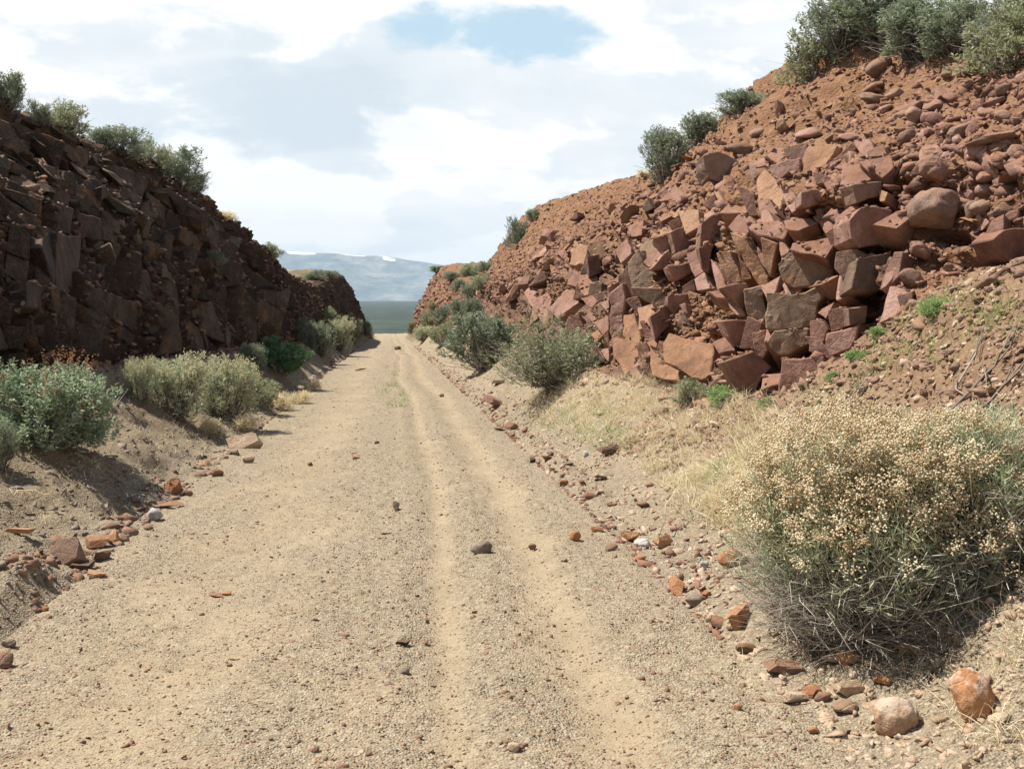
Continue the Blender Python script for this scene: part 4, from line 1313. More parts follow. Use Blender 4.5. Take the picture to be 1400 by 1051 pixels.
# ------------------------------------------------------------------ single loose stones (photo pixel, width, height in photo pixels)
STONES = [
    (659, 748, 28, 20, 'R', M_GREY, 'largest stone on the road, rounded grey-brown and casting a small shadow'),
    (541, 692, 9, 13, 'B', M_DARK, 'small dark stone standing upright on the gravelly crown of the road'),
    (551, 878, 19, 10, 'S', M_DARK, 'flat almost black stone lying on the gravel of the road'),
    (553, 917, 18, 10, 'R', M_GREY, 'small grey stone just in front of the flat black one'),
    (727, 747, 12, 10, 'R', M_COBBLE, 'little dark brown stone between the large grey stone and the red round one'),
    (786, 733, 15, 16, 'R', M_ORANGE, 'round red-brown stone sitting at the gravelly edge of the road'),
    (813, 723, 15, 8, 'B', M_ORANGE, 'low reddish stone just beyond the round red-brown one'),
    (292, 812, 13, 6, 'S', M_COBBLE, 'small brown flake on the bare wheel track, darker of a pair'),
    (309, 811, 15, 6, 'S', M_ORANGE, 'small orange flake on the bare wheel track, paler of a pair'),
    (702, 1021, 22, 14, 'R', M_TAN, 'tan stone half buried at the very front of the road'),
    (1008, 965, 14, 12, 'R', M_ORANGE, 'lone small rust stone on pale gravel in front of the flowering bush'),
    (835, 748, 18, 13, 'R', M_COBBLE, 'brown stone at the road side of the cobble cluster'),
    (874, 763, 19, 12, 'R', M_ORANGE, 'orange stone at the front of the cobble cluster by the road'),
    (880, 743, 24, 14, 'R', M_PALE, 'flattish pale grey cobble in the middle of the cobble cluster'),
    (858, 733, 24, 16, 'B', M_ORANGE, 'angular rust stone behind the pale cobble in the cluster'),
    (905, 742, 18, 16, 'B', M_ORANGE, 'upright orange stone beside the pale cobble in the cluster'),
    (916, 754, 16, 15, 'R', M_COBBLE, 'dark brown cobble between the orange stone and the dry weeds'),
    (925, 802, 22, 22, 'B', M_ORANGE, 'blocky red stone beside the round grey cobble at the road edge'),
    (949, 821, 29, 18, 'R', M_GREY, 'smooth oval grey cobble at the road edge'),
    (968, 812, 12, 9, 'B', M_ORANGE, 'small orange chip just behind the oval grey cobble'),
    (1004, 846, 34, 26, 'B', M_ORANGE, 'crumbling orange lump close to the foot of the flowering bush'),
    (1021, 886, 26, 16, 'R', M_COBBLE, 'brown stone below the crumbling orange lump'),
    (1003, 764, 38, 26, 'R', M_ORANGE, 'large rounded orange stone tucked against the flowering bush'),
    (962, 772, 16, 14, 'R', M_PALE, 'small whitish stone beside the dry weeds at the road edge'),
    (1072, 912, 50, 22, 'S', M_COBBLE, 'long brown wedge of stone at the foot of the flowering bush'),
    (1157, 899, 34, 20, 'R', M_ORANGE, 'rounded rust stone alone in front of the flowering bush'),
    (1248, 886, 44, 22, 'S', M_ORANGE, 'flat pinkish slab half buried in the pale gravel'),
    (1084, 953, 28, 20, 'B', M_TAN, 'angular tan stone at the road end of the small stone row'),
    (1109, 945, 20, 18, 'B', M_ORANGE, 'upright orange stone second along the small stone row'),
    (1124, 952, 22, 16, 'R', M_COBBLE, 'brown cobble in the middle of the small stone row'),
    (1155, 966, 42, 20, 'R', M_OLIVE, 'wide olive-brown stone in front of the whitish one'),
    (1158, 943, 30, 20, 'B', M_TAN, 'whitish tan stone behind the wide olive-brown one'),
    (1206, 930, 24, 12, 'S', M_ORANGE, 'low orange slab sunk in gravel behind the pale-topped boulder'),
    (1221, 985, 66, 42, 'C', M_CRUST_T, 'big tan boulder with a pale crusted top at the front'),
    (1327, 957, 60, 60, 'C', M_CRUST_O, 'big round orange boulder with grey lichen patches'),
    (1113, 998, 14, 10, 'R', M_ORANGE, 'small rust stone on gravel below the small stone row'),
    (985, 695, 26, 16, 'S', M_TAN, 'pale tan disc of stone leaning in the dry grass'),
    (100, 757, 44, 34, 'B', M_COBBLE, 'largest angular brown block at the foot of the shaded bank'),
    (128, 740, 28, 20, 'B', M_ORANGE, 'orange block resting behind the largest angular brown block'),
    (156, 736, 22, 18, 'B', M_ORANGE, 'smaller orange block nearest the road beside the brown block'),
    (113, 772, 34, 16, 'S', M_DARK, 'dark slab lying under the largest angular brown block'),
    (128, 785, 22, 11, 'B', M_ORANGE, 'low rust stone in front of the largest angular brown block'),
    (211, 703, 24, 18, 'R', M_PALE, 'pale blue-grey stone, the whitest at the edge of the road'),
    (223, 690, 24, 10, 'S', M_COBBLE, 'dark flat stone just behind the pale blue-grey one'),
    (203, 721, 14, 8, 'R', M_COBBLE, 'small dark stone in front of the pale blue-grey one'),
    (236, 666, 25, 19, 'B', M_ORANGE, 'orange-brown wedge stone with a dark side on the shaded bank foot'),
    (258, 674, 11, 9, 'R', M_COBBLE, 'little brown stone close beside the orange-brown wedge'),
    (296, 646, 17, 12, 'R', M_COBBLE, 'lone brown stone at the tip of a bush shadow'),
    (8, 903, 24, 24, 'R', M_COBBLE, 'dark brown stone cut by the edge of the picture'),
    (13, 879, 18, 14, 'R', M_GREY, 'grey-brown stone just behind the dark one at the picture edge'),
    (50, 823, 12, 10, 'R', M_COBBLE, 'small brown stone alone on the slope of the shaded bank'),
    (62, 832, 12, 8, 'R', M_ORANGE, 'small rust stone beside the one alone on the shaded bank'),
    (28, 726, 38, 14, 'S', M_ORANGE, 'flat reddish stone half buried in the shadow of the bank'),
    (338, 605, 34, 18, 'B', M_TAN, 'pale tan block lying under the dry bushes of the shaded side'),
    (337, 629, 14, 9, 'B', M_COBBLE, 'dark chip in front of the pale tan block'),
    (322, 618, 12, 9, 'R', M_GREY, 'grey chip beside the pale tan block'),
    (543, 476, 8, 5, 'B', M_COBBLE, 'dark stone far off on the crown of the road'),
    (491, 505, 10, 5, 'S', M_COBBLE, 'flat dark stone far off near the shadow on the road'),
    (604, 540, 8, 6, 'R', M_COBBLE, 'small dark stone far off on the sunny side of the road'),
    (680, 550, 26, 14, 'B', M_ROCK, 'large reddish block far along the sunny road edge'),
    (698, 582, 14, 11, 'B', M_ROCK, 'reddish block nearer than the large one along the sunny edge'),
    (681, 586, 12, 6, 'S', M_DARK, 'dark flake lying beside the nearer reddish block'),
    (683, 521, 20, 9, 'S', M_TAN, 'pale slab stuck in the sunny bank below the round twiggy bush'),
    (832, 617, 26, 14, 'B', M_COBBLE, 'brown rock among the grass of the sunny bank'),
    (820, 652, 18, 8, 'S', M_COBBLE, 'low brown stone on gravel below the green grass'),
    (770, 660, 16, 11, 'R', M_ORANGE, 'rust stone on the sunny bank foot among red weeds'),
    (800, 620, 9, 10, 'R', M_PALE, 'small white stone shining on the sunny bank'),
    (728, 629, 9, 8, 'R', M_DARK, 'small black stone at the sunny road edge'),
    (515, 604, 8, 6, 'R', M_COBBLE, 'small brown stone on the far crown of the road'),
    (424, 634, 8, 6, 'R', M_COBBLE, 'small brown stone alone on the shaded wheel track'),
    (487, 625, 10, 5, 'S', M_ORANGE, 'rusty chip lying on the far wheel track'),
]
for k, (px, py, w, h, typ, mat, lab) in enumerate(STONES):
    lib = {'R': ROUNDS, 'B': BLOCKS, 'S': SLABS, 'G': BIGS, 'C': COARSE}[typ]
    me = lib[(k * 5 + 3) % len(lib)]
    ht = cast(px, py + h * 0.42)
    hit, nn, dist, d = ht
    kk = dist * d.dot(CAM_R @ Vector((0, 0, -1))) / FPX
    o = link('stone', with_mat(me, mat))
    zs = h * kk * (1.0 if typ == 'S' else 1.35 if typ == 'C' else 1.05)
    o.scale = (w * kk * 0.95, (w + h) * 0.5 * kk, zs * 1.25)
    o.rotation_euler = (random.uniform(-0.15, 0.15), random.uniform(-0.2, 0.2), random.uniform(-0.4, 0.4) - YAW)
    o.location = hit + Vector((0, 0, zs * 0.34)) + Vector((d.x, d.y, 0)) * 0.2 * (w * kk)
    tag(o, lab, 'stone', 'loose stones on the road and its edges')


# ------------------------------------------------------------------ bushes
def leaf_geo(base, axis, ln, wd, r):
    """diamond leaves: base (k,3), unit axis (k,3)"""
    k = len(base)
    side = np.cross(axis, r.normal(size=(k, 3)))
    side /= np.linalg.norm(side, axis=1, keepdims=True) + 1e-9
    mid = base + axis * (ln * 0.55)[:, None]
    tip = base + axis * ln[:, None]
    V = np.stack((base, mid + side * (wd * 0.5)[:, None], tip, mid - side * (wd * 0.5)[:, None]), 1).reshape(-1, 3)
    F = (np.arange(k) * 4)[:, None] + np.array([[0, 1, 2, 3]])
    return V, F


def tubes(paths, rad0, rad1):
    """three-sided tapering tubes along paths (k, m, 3)"""
    k, m, _ = paths.shape
    d = np.gradient(paths, axis=1)
    d /= np.linalg.norm(d, axis=2, keepdims=True) + 1e-9
    ref = np.where(np.abs(d[..., 2:3]) > 0.9, np.array([1.0, 0, 0]), np.array([0, 0, 1.0]))
    a = np.cross(d, ref); a /= np.linalg.norm(a, axis=2, keepdims=True) + 1e-9
    b = np.cross(d, a)
    rad = (np.asarray(rad0)[:, None] + (np.asarray(rad1) - np.asarray(rad0))[:, None] * np.linspace(0, 1, m)[None, :])[..., None]
    ring = [paths + rad * (math.cos(t) * a + math.sin(t) * b) for t in (0, 2.094, 4.189)]
    V = np.stack(ring, 2).reshape(-1, 3)
    i = (np.arange(k) * m * 3)[:, None] + (np.arange(m - 1) * 3)[None, :]
    i = i.ravel()
    F = np.concatenate([np.stack((i + s, i + (s + 1) % 3, i + 3 + (s + 1) % 3, i + 3 + s), 1) for s in range(3)])
    return V, F


def bez(p0, p1, p2, m):
    t = np.linspace(0, 1, m)[None, :, None]
    return p0[:, None] * (1 - t) ** 2 + 2 * p1[:, None] * t * (1 - t) + p2[:, None] * t * t


class Plant:
    """stem, foliage and flower meshes of one plant; about 1 m wide and 1 m tall"""
    def __init__(self, seed, lobes=9, sprays=700, leaves=12, leaf=0.05, width=0.011, spray=0.13, stems=120, wood=None, mat=L_SAGE,
                 flower=None, flowers=0, fl_size=0.016, fl_sp=0.018, fl_per=6, upright=0.5, low=0.05, bare=0, zlow=0.13, twig_z=1.3, spread=0.30, fill=0.5, spikes=0, twig_r=0.006, dome=1.0):
        r = np.random.default_rng(seed)
        cz = np.sort(r.uniform(zlow, 0.74, lobes)) * dome
        ca = np.arange(lobes) * 2.399 + r.uniform(-0.5, 0.5, lobes)
        ch = spread * np.sqrt(np.clip(1.12 - (cz / 0.86 / dome) ** 2, 0.05, 1)) * r.uniform(0.55, 1.0, lobes)
        c = np.stack((np.cos(ca) * ch, np.sin(ca) * ch, cz), 1)
        rad = r.uniform(0.10, 0.25, lobes)
        w = rad ** 2 / (rad ** 2).sum()
        li = r.choice(lobes, sprays, p=w)
        dr = r.normal(size=(sprays, 3))
        dr[:, 2] += 0.35
        dr /= np.linalg.norm(dr, axis=1, keepdims=True)
        tip = c[li] + dr * (rad[li] * (1 - fill * r.uniform(0, 1, sprays) ** 2))[:, None]
        out = tip - np.array([0, 0, 0.05])
        out[:, 2] += upright * 0.6
        ax = out / np.linalg.norm(out, axis=1, keepdims=True) + 0.45 * dr + 0.25 * r.normal(size=(sprays, 3))
        ax[:, 2] += upright * 0.5
        ax /= np.linalg.norm(ax, axis=1, keepdims=True)
        keep = tip[:, 2] > low
        tip, ax, li = tip[keep], ax[keep], li[keep]
        k = len(tip)
        sl = spray * r.uniform(0.6, 1.3, k)
        base = tip - ax * sl[:, None]
        tint_l = r.uniform(-0.18, 0.18, lobes)
        tint = np.clip(0.5 + tint_l[li] + r.normal(0, 0.17, k), 0, 1)
        # leaves
        t = r.uniform(0, 1, (k, leaves))
        lb = (base[:, None] + ax[:, None] * (sl[:, None] * t)[..., None]).reshape(-1, 3)
        la = (ax[:, None] * 0.75 + 0.55 * r.normal(size=(k, leaves, 3))).reshape(-1, 3)
        la /= np.linalg.norm(la, axis=1, keepdims=True)
        lz = lb[:, 2] > -0.01
        lb, la = lb[lz], la[lz]
        nl = len(lb)
        V, F = leaf_geo(lb, la, leaf * r.uniform(0.6, 1.3, nl), width * r.uniform(0.7, 1.3, nl), r)
        V[:, 2] = np.maximum(V[:, 2], 0.0)
        tt = np.clip(np.repeat(tint, leaves)[lz] + r.normal(0, 0.08, nl), 0, 1)
        self.foliage = mk_mesh('foliage', V, F, mat, False, {'tint': np.repeat(tt, 4)})
        # stems: thick branches to the lobes, thin ones to the sprays
        wood = wood or L_WOOD
        m = 6
        root = np.stack((r.normal(0, 0.035, lobes), r.normal(0, 0.035, lobes), np.full(lobes, -0.06)), 1)
        pts = [bez(root, root * 0.5 + c * np.array([0.65, 0.65, 0.35]), c, m)]
        r0, r1 = [np.full(lobes, twig_r * 3)], [np.full(lobes, twig_r * 1.2)]
        ids = r.choice(k, min(stems, k), replace=False)
        lob = c[li[ids]]
        st = lob * r.uniform(0.3, 0.95, (len(ids), 1))
        pts.append(bez(st, 0.5 * (st + base[ids]) + 0.06 * r.normal(size=(len(ids), 3)), tip[ids], m))
        r0.append(np.full(len(ids), twig_r * 0.8)); r1.append(np.full(len(ids), twig_r * 0.25))
        if bare:
            a = r.uniform(0, 2 * math.pi, bare)
            e = np.stack((np.cos(a), np.sin(a), r.uniform(0.05, twig_z, bare)), 1)
            e *= (r.uniform(0.28, 0.52, bare))[:, None]
            b0 = np.stack((r.normal(0, 0.10, bare), r.normal(0, 0.10, bare), np.zeros(bare)), 1)
            pts.append(bez(b0, 0.5 * (b0 + e) + 0.13 * r.normal(size=(bare, 3)) + np.array([0, 0, 0.06]), e, m))
            r0.append(np.full(bare, twig_r * 0.9)); r1.append(np.full(bare, twig_r * 0.3))
        V, F = tubes(np.concatenate(pts), np.concatenate(r0), np.concatenate(r1))
        tv = np.repeat(r.uniform(0, 1, len(V) // (m * 3)), m * 3)
        self.stems = mk_mesh('stems', V, F, wood, False, {'tint': tv})
        self.flowers = None
        if flowers:
            score = tip[:, 2] + 0.5 * np.hypot(tip[:, 0], tip[:, 1]) + 0.16 * r.normal(size=k) + 0.32 * r.normal(size=lobes)[li]
            ids = np.argsort(-score)[:flowers]
            fp = (tip[ids] + ax[ids] * 0.02)[:, None] + r.normal(0, fl_sp, (len(ids), fl_per, 3)) * r.uniform(0.5, 1.2, (len(ids), 1, 1))
            fp = fp.reshape(-1, 3)
            if spikes:
                fp = ((tip[ids] - ax[ids] * 0.02)[:, None] + ax[ids][:, None] * (np.linspace(0, spikes, fl_per)[None, :, None]) + r.normal(0, fl_size * 0.5, (len(ids), fl_per, 3))).reshape(-1, 3)
            kf = len(fp)
            Rm = rand_rot(kf)
            v = np.einsum('nij,nkj->nki', Rm, OCTA[0][None] * (fl_size * r.uniform(0.6, 1.4, (kf, 1, 3)))) + fp[:, None]
            F = (OCTA[1][None] + (np.arange(kf) * 6)[:, None, None]).reshape(-1, 3)
            tf = np.repeat(np.clip(np.repeat(r.uniform(0.1, 0.9, len(ids)), fl_per) + r.normal(0, 0.12, kf), 0, 1), 6)
            self.flowers = mk_mesh('flower_heads', v.reshape(-1, 3), F, flower, False, {'tint': tf})

    def put(self, name, loc, w, h, label, cat, group=None, rot=None, tilt=(0, 0), flower_name='flower_heads'):
        e = bpy.data.objects.new(name, None)
        COL.objects.link(e)
        e.empty_display_size = 0.1
        e.location = loc
        e.rotation_euler = (tilt[0], tilt[1], random.uniform(0, 6.28) if rot is None else rot)
        e.scale = (w, w, h)
        tag(e, label, cat, group)
        link('stems', self.stems, e)
        link('foliage', self.foliage, e)
        if self.flowers:
            link(flower_name, self.flowers, e)['kind'] = 'stuff'
        return e


def at(px, py):
    h = cast(px, py)
    hit, nn, dist, d = h
    return hit, dist * d.dot(CAM_R @ Vector((0, 0, -1))) / FPX


SAGE = [Plant(100 + k, lobes=15, sprays=620, leaves=12, leaf=0.05, width=0.015, spray=0.15, stems=140, bare=40, low=0.03, fill=0.8, spread=0.35) for k in range(4)]
SAGEB = [Plant(140 + k, lobes=13, spread=0.36, fill=0.8, sprays=420, leaves=10, leaf=0.06, width=0.018, spray=0.15, stems=120, bare=26, mat=L_OLIVE) for k in range(3)]
TWIGGY = Plant(160, lobes=17, spread=0.36, sprays=900, leaves=8, leaf=0.035, width=0.010, spray=0.16, stems=420, bare=150, mat=L_OLIVE, low=0.02, twig_r=0.004)
GREEN = Plant(170, lobes=26, sprays=1150, leaves=15, leaf=0.036, width=0.014, spray=0.21, stems=260, bare=60, mat=L_GREEN, flower=L_RUST, flowers=85, fl_size=0.013, fl_per=14, spikes=0.17, low=0.02, fill=0.9, upright=1.1, spread=0.36)
DEEP = Plant(180, lobes=10, sprays=500, leaves=11, leaf=0.055, width=0.018, spray=0.14, stems=60, mat=L_DEEP, low=0.02)
YELLOW = [Plant(190 + k, lobes=17, spread=0.37, fill=0.85, sprays=760, leaves=9, leaf=0.055, width=0.009, spray=0.16, stems=320, bare=60, mat=L_RABBIT, flower=L_YELLOW, flowers=330, fl_size=0.015, fl_sp=0.02, fl_per=9, low=0.08, upright=0.9) for k in range(2)]
RABBIT = Plant(200, lobes=30, sprays=3400, leaves=9, leaf=0.055, width=0.0042, spray=0.17, stems=1500, bare=2000, zlow=0.34, twig_z=0.9, wood=L_TWIG, mat=L_RABBIT, flower=L_FLOWER, flowers=1500, fl_size=0.0085, fl_sp=0.0185, fl_per=36, low=0.16, upright=0.8, spread=0.38, fill=0.6, twig_r=0.0024)
RABBIT2 = Plant(210, lobes=12, sprays=1500, leaves=12, leaf=0.06, width=0.0055, spray=0.17, stems=700, bare=500, zlow=0.25, wood=L_TWIG, mat=L_RABBIT, flower=L_FLOWER, flowers=480, fl_size=0.009, fl_sp=0.017, fl_per=26, low=0.08, upright=0.9, twig_r=0.004)
TUFT = [Plant(220 + k, lobes=8, sprays=160, leaves=9, leaf=0.13, width=0.016, spray=0.25, stems=60, bare=20, mat=L_STRAW, wood=L_STRAW, upright=0.7, low=0.0, twig_r=0.004, dome=0.6) for k in range(2)]
FRESH = [Plant(230 + k, lobes=8, sprays=260, leaves=9, leaf=0.09, width=0.022, spray=0.18, stems=30, mat=L_FRESH, upright=0.7, low=0.0, dome=0.6) for k in range(2)]

SK_L, SK_R = 'sagebrush along the top of the shaded cliff', 'sagebrush along the top of the sunny cliff'
ON_L, ON_R = 'bushes at the foot of the shaded cliff', 'bushes on the sunny bank'
FAR_L, FAR_R = 'far bushes on the shaded side of the cutting', 'far bushes on the sunny side of the cutting'
# px, base py, width px, height px, plant, name, label, category, group
BUSHES = [
    (1188, 852, 345, 308, RABBIT, 'rabbitbrush', 'huge flowering bush with tan flower heads and grey bare twigs beside the road', 'bush', ON_R),
    (1345, 775, 290, 250, RABBIT2, 'rabbitbrush', 'grey-green bush with fewer flowers rising beside the huge flowering bush', 'bush', ON_R),
    (1225, 815, 95, 110, RABBIT2, 'rabbitbrush', 'small leggy sprig bush in front of the huge flowering bush', 'bush', ON_R),
    (758, 526, 190, 104, TWIGGY, 'sagebrush', 'round twiggy olive bush against the foot of the red rocks', 'bush', ON_R),
    (664, 503, 122, 84, SAGE[0], 'sagebrush', 'tall dense sagebrush on the bank beyond the round twiggy bush', 'bush', ON_R),
    (985, 553, 62, 40, FRESH[0], 'shrub', 'bright green low shrub below the orange slab', 'shrub', 'green plants at the foot of the sunny cliff'),
    (945, 552, 60, 40, SAGEB[0], 'shrub', 'brownish thin shrub beside the bright green low shrub', 'shrub', 'green plants at the foot of the sunny cliff'),
    (1276, 428, 56, 46, FRESH[1], 'weed', 'soft green weed growing on the talus above the green strip', 'weed', 'green weeds on the talus'),
    (1205, 462, 40, 26, FRESH[0], 'weed', 'green weed at the upper end of the green strip', 'weed', 'green weeds on the talus'),
    (1172, 490, 40, 28, FRESH[1], 'weed', 'green weed midway down the green strip by the rocks', 'weed', 'green weeds on the talus'),
    (1140, 520, 36, 24, FRESH[0], 'weed', 'green weed beside the square red block', 'weed', 'green weeds on the talus'),
    (1050, 556, 36, 28, FRESH[1], 'weed', 'green weed under the dark wedge-shaped rock', 'weed', 'green weeds on the talus'),
    (72, 606, 190, 118, GREEN, 'shrub', 'leafy blue-green shrub with rust seed spikes on the shaded bank', 'shrub', ON_L),
    (-2, 640, 60, 70, SAGE[1], 'sagebrush', 'dark sagebrush cut by the picture edge before the leafy shrub', 'bush', ON_L),
    (240, 568, 106, 88, YELLOW[0], 'rabbitbrush', 'rounded pale bush tipped with cream flowers, brightest on the shaded side', 'bush', ON_L),
    (192, 548, 50, 66, YELLOW[1], 'rabbitbrush', 'narrow upright pale bush tucked behind the rounded cream one', 'bush', ON_L),
    (312, 572, 90, 92, YELLOW[1], 'rabbitbrush', 'greyer bush with yellowish tips between the cream bush and the dark green one', 'bush', ON_L),
    (350, 556, 70, 52, SAGEB[1], 'shrub', 'dull brown-green low shrub under the dark green bush', 'shrub', ON_L),
    (385, 512, 84, 56, DEEP, 'shrub', 'dark green leafy bush deep in the shade of the cliff', 'shrub', ON_L),
    (345, 508, 50, 42, SAGE[2], 'sagebrush', 'shaded grey sagebrush beside the dark green bush', 'bush', ON_L),
    (384, 560, 44, 42, TUFT[0], 'dry_grass_tuft', 'straw coloured grass tuft in front of the dark green bush', 'grass tuft', ON_L),
    (288, 590, 44, 30, TUFT[1], 'dry_grass_tuft', 'flat straw tuft below the rounded cream bush', 'grass tuft', ON_L),
    (335, 588, 52, 34, TUFT[0], 'dry_grass_tuft', 'spreading straw tuft below the greyer yellowish bush', 'grass tuft', ON_L),
    (412, 552, 40, 30, TUFT[0], 'dry_grass_tuft', 'straw tuft nearest the road in front of the shaded bushes', 'grass tuft', ON_L),
    (425, 535, 36, 26, TUFT[1], 'dry_grass_tuft', 'small straw tuft at the edge of the cliff shadow', 'grass tuft', ON_L),
    (12, 148, 54, 62, SAGE[0], 'sagebrush', 'tallest skyline sagebrush on the shaded cliff, cut by the picture edge', 'bush', SK_L),
    (52, 166, 36, 34, SAGE[3], 'sagebrush', 'low skyline bush between the tallest and the feathery one', 'bush', SK_L),
    (92, 182, 62, 50, SAGEB[2], 'sagebrush', 'feathery open skyline bush second from the picture edge', 'bush', SK_L),
    (135, 192, 36, 24, SAGE[1], 'sagebrush', 'small low skyline bush beside the feathery one', 'bush', SK_L),
    (168, 212, 66, 48, SAGE[2], 'sagebrush', 'broad silvery skyline bush midway down the shaded cliff top', 'bush', SK_L),
    (212, 225, 40, 42, SAGEB[0], 'sagebrush', 'thin skyline bush between the broad silvery and the round end one', 'bush', SK_L),
    (246, 246, 72, 58, SAGE[3], 'sagebrush', 'round skyline bush where the shaded cliff top turns steep', 'bush', SK_L),
    (268, 262, 34, 30, SAGE[0], 'sagebrush', 'little bush hanging below the round skyline bush', 'bush', SK_L),
    (309, 288, 34, 18, TUFT[0], 'dry_grass_tuft', 'dry tuft on the steep edge of the shaded cliff', 'grass tuft', SK_L),
    (372, 350, 30, 22, SAGEB[1], 'sagebrush', 'tiny bush low on the steep edge of the shaded cliff', 'bush', SK_L),
    (291, 360, 32, 22, SAGE[1], 'sagebrush', 'grey cushion bush on a ledge in the shaded face', 'bush', SK_L),
    (912, 240, 66, 76, SAGE[1], 'sagebrush', 'dark tall skyline bush where the sunny cliff steps up', 'bush', SK_R),
    (958, 192, 66, 44, SAGE[2], 'sagebrush', 'paler low bush just above the dark tall skyline bush', 'bush', SK_R),
    (1014, 156, 74, 42, SAGE[0], 'sagebrush', 'silvery round bush alone on the bare sunny skyline', 'bush', SK_R),
    (880, 240, 26, 14, TUFT[1], 'dry_grass_tuft', 'straw tuft on the skyline beside the dark tall bush', 'grass tuft', SK_R),
    (708, 335, 36, 46, SAGE[3], 'sagebrush', 'bush clinging to the steep far end of the sunny skyline', 'bush', SK_R),
    (730, 300, 22, 18, SAGE[0], 'sagebrush', 'small bush at the top of the steep far end', 'bush', SK_R),
    (1112, 108, 92, 76, SAGEB[1], 'sagebrush', 'brownish lower bush leaning off the sunny hilltop', 'bush', SK_R),
    (1150, 68, 100, 84, SAGE[1], 'sagebrush', 'dark bush above the brownish leaning one', 'bush', SK_R),
    (1205, 56, 130, 90, SAGE[2], 'sagebrush', 'wide sagebrush at the crest of the sunny hilltop', 'bush', SK_R),
    (1260, 74, 140, 96, SAGE[0], 'sagebrush', 'dense sagebrush in the middle of the hilltop thicket', 'bush', SK_R),
    (1318, 74, 130, 94, SAGE[3], 'sagebrush', 'dark-hearted sagebrush between the dense one and the corner one', 'bush', SK_R),
    (1372, 92, 120, 98, SAGEB[2], 'sagebrush', 'pale olive bush lowest in the corner of the hilltop thicket', 'bush', SK_R),
    (1398, 60, 110, 90, SAGE[1], 'sagebrush', 'sagebrush in the extreme corner above the pale olive bush', 'bush', SK_R),
    (1215, 76, 24, 14, FRESH[0], 'weed', 'tiny grey-green weed on bare soil under the hilltop thicket', 'weed', SK_R),
]
FAR = [  # px, base py, w, h, plant, label, group
    (436, 486, 50, 52, SAGE[0], 'grey bush where the shaded cliff ends', FAR_L), (462, 478, 44, 46, YELLOW[0], 'pale bush beyond the end of the shaded cliff', FAR_L),
    (482, 468, 36, 34, SAGEB[0], 'olive bush on the slope near the end of the road', FAR_L), (474, 448, 30, 22, SAGE[2], 'silvery bush halfway up the far shaded mound', FAR_L),
    (500, 458, 22, 20, SAGE[1], 'last small bush before the road crest on the shaded side', FAR_L), (448, 438, 30, 20, SAGEB[1], 'olive bush under the brow of the far shaded mound', FAR_L),
    (432, 382, 36, 14, SAGE[3], 'flat sagebrush on top of the far shaded mound', FAR_L), (452, 380, 28, 12, SAGE[0], 'second flat sagebrush at the lip of the far shaded mound', FAR_L),
    (414, 470, 40, 40, SAGE[3], 'shaded bush touching the end of the cliff', FAR_L), (505, 463, 18, 14, SAGEB[2], 'tiny olive bush by the road crest', FAR_L),
    (566, 456, 24, 18, SAGE[0], 'small bush at the road crest on the sunny side', FAR_R), (588, 452, 34, 28, SAGEB[0], 'olive bush at the foot of the far sunny mound', FAR_R),
    (606, 446, 36, 30, SAGE[1], 'sagebrush on the lower slope of the far sunny mound', FAR_R), (628, 436, 34, 30, SAGE[2], 'silvery sagebrush behind the tall dense one', FAR_R),
    (606, 470, 44, 34, SAGEB[1], 'olive bush low on the bank beyond the tall dense sagebrush', FAR_R), (580, 466, 34, 22, YELLOW[1], 'pale bush by the far sunny road edge', FAR_R),
    (625, 480, 40, 36, SAGE[3], 'grey sagebrush at the near side of the far group', FAR_R), (645, 408, 40, 26, SAGE[0], 'sagebrush in the saddle between the sunny cliff and mound', FAR_R),
    (628, 398, 26, 18, SAGE[2], 'silvery bush at the upper side of the saddle', FAR_R), (618, 384, 30, 14, SAGE[1], 'bush at the upper rim of the far sunny mound', FAR_R),
    (642, 376, 34, 16, SAGEB[2], 'olive bush along the top of the far sunny mound', FAR_R), (664, 372, 34, 16, SAGE[3], 'grey bush where the far mound meets the cliff', FAR_R),
    (598, 368, 28, 10, SAGE[0], 'flat bush on the front corner of the far mound top', FAR_R), (662, 396, 40, 26, SAGEB[0], 'olive bush against the shoulder of the sunny cliff', FAR_R),
    (594, 428, 24, 18, SAGEB[1], 'small olive bush on the face of the far mound', FAR_R), (648, 446, 40, 40, SAGE[1], 'dark sagebrush directly behind the tall dense one', FAR_R),
]
for px, py, w, h, pl, lab, gr in FAR:
    BUSHES.append((px, py, w, h, pl, 'shrub', lab, 'bush', gr))
for (px, py, w, h, pl, name, lab, cat, gr) in BUSHES:
    loc, k = at(px, py)
    sky_b = gr in (SK_L, SK_R)
    pl.put(name, loc - Vector((0, 0, 0.14 * h * k if sky_b else 0.02)), w * k * (1.38 if sky_b else 1.12), h * k * 1.12, lab, cat, gr)


# ------------------------------------------------------------------ grass, weeds, dead wood
def grass(name, pos, ln, wd, mat, lean=0.5):
    pos = np.asarray(pos)
    k = len(pos)
    d = rng.normal(size=(k, 3)) * lean
    d[:, 2] = 1
    d /= np.linalg.norm(d, axis=1, keepdims=True)
    bend = rng.normal(size=(k, 3)) * 0.35
    bend[:, 2] = -0.15
    side = np.cross(d, rng.normal(size=(k, 3)))
    side /= np.linalg.norm(side, axis=1, keepdims=True)
    ln = np.asarray(ln)[:, None]; wd = np.asarray(wd)[:, None]
    p1 = pos + d * ln * 0.5
    p2 = pos + (d + bend) * ln
    V = np.stack((pos - side * wd * 0.5, pos + side * wd * 0.5, p1 + side * wd * 0.4, p1 - side * wd * 0.4, p2), 1).reshape(-1, 3)
    b = (np.arange(k) * 5)[:, None]
    t = np.repeat(rng.uniform(0, 1, k), 5)
    return mk_mesh(name, V, [b + np.array([[0, 1, 2, 3]]), b + np.array([[3, 2, 4]])], mat, False, {'tint': t})


CL_LEN = []


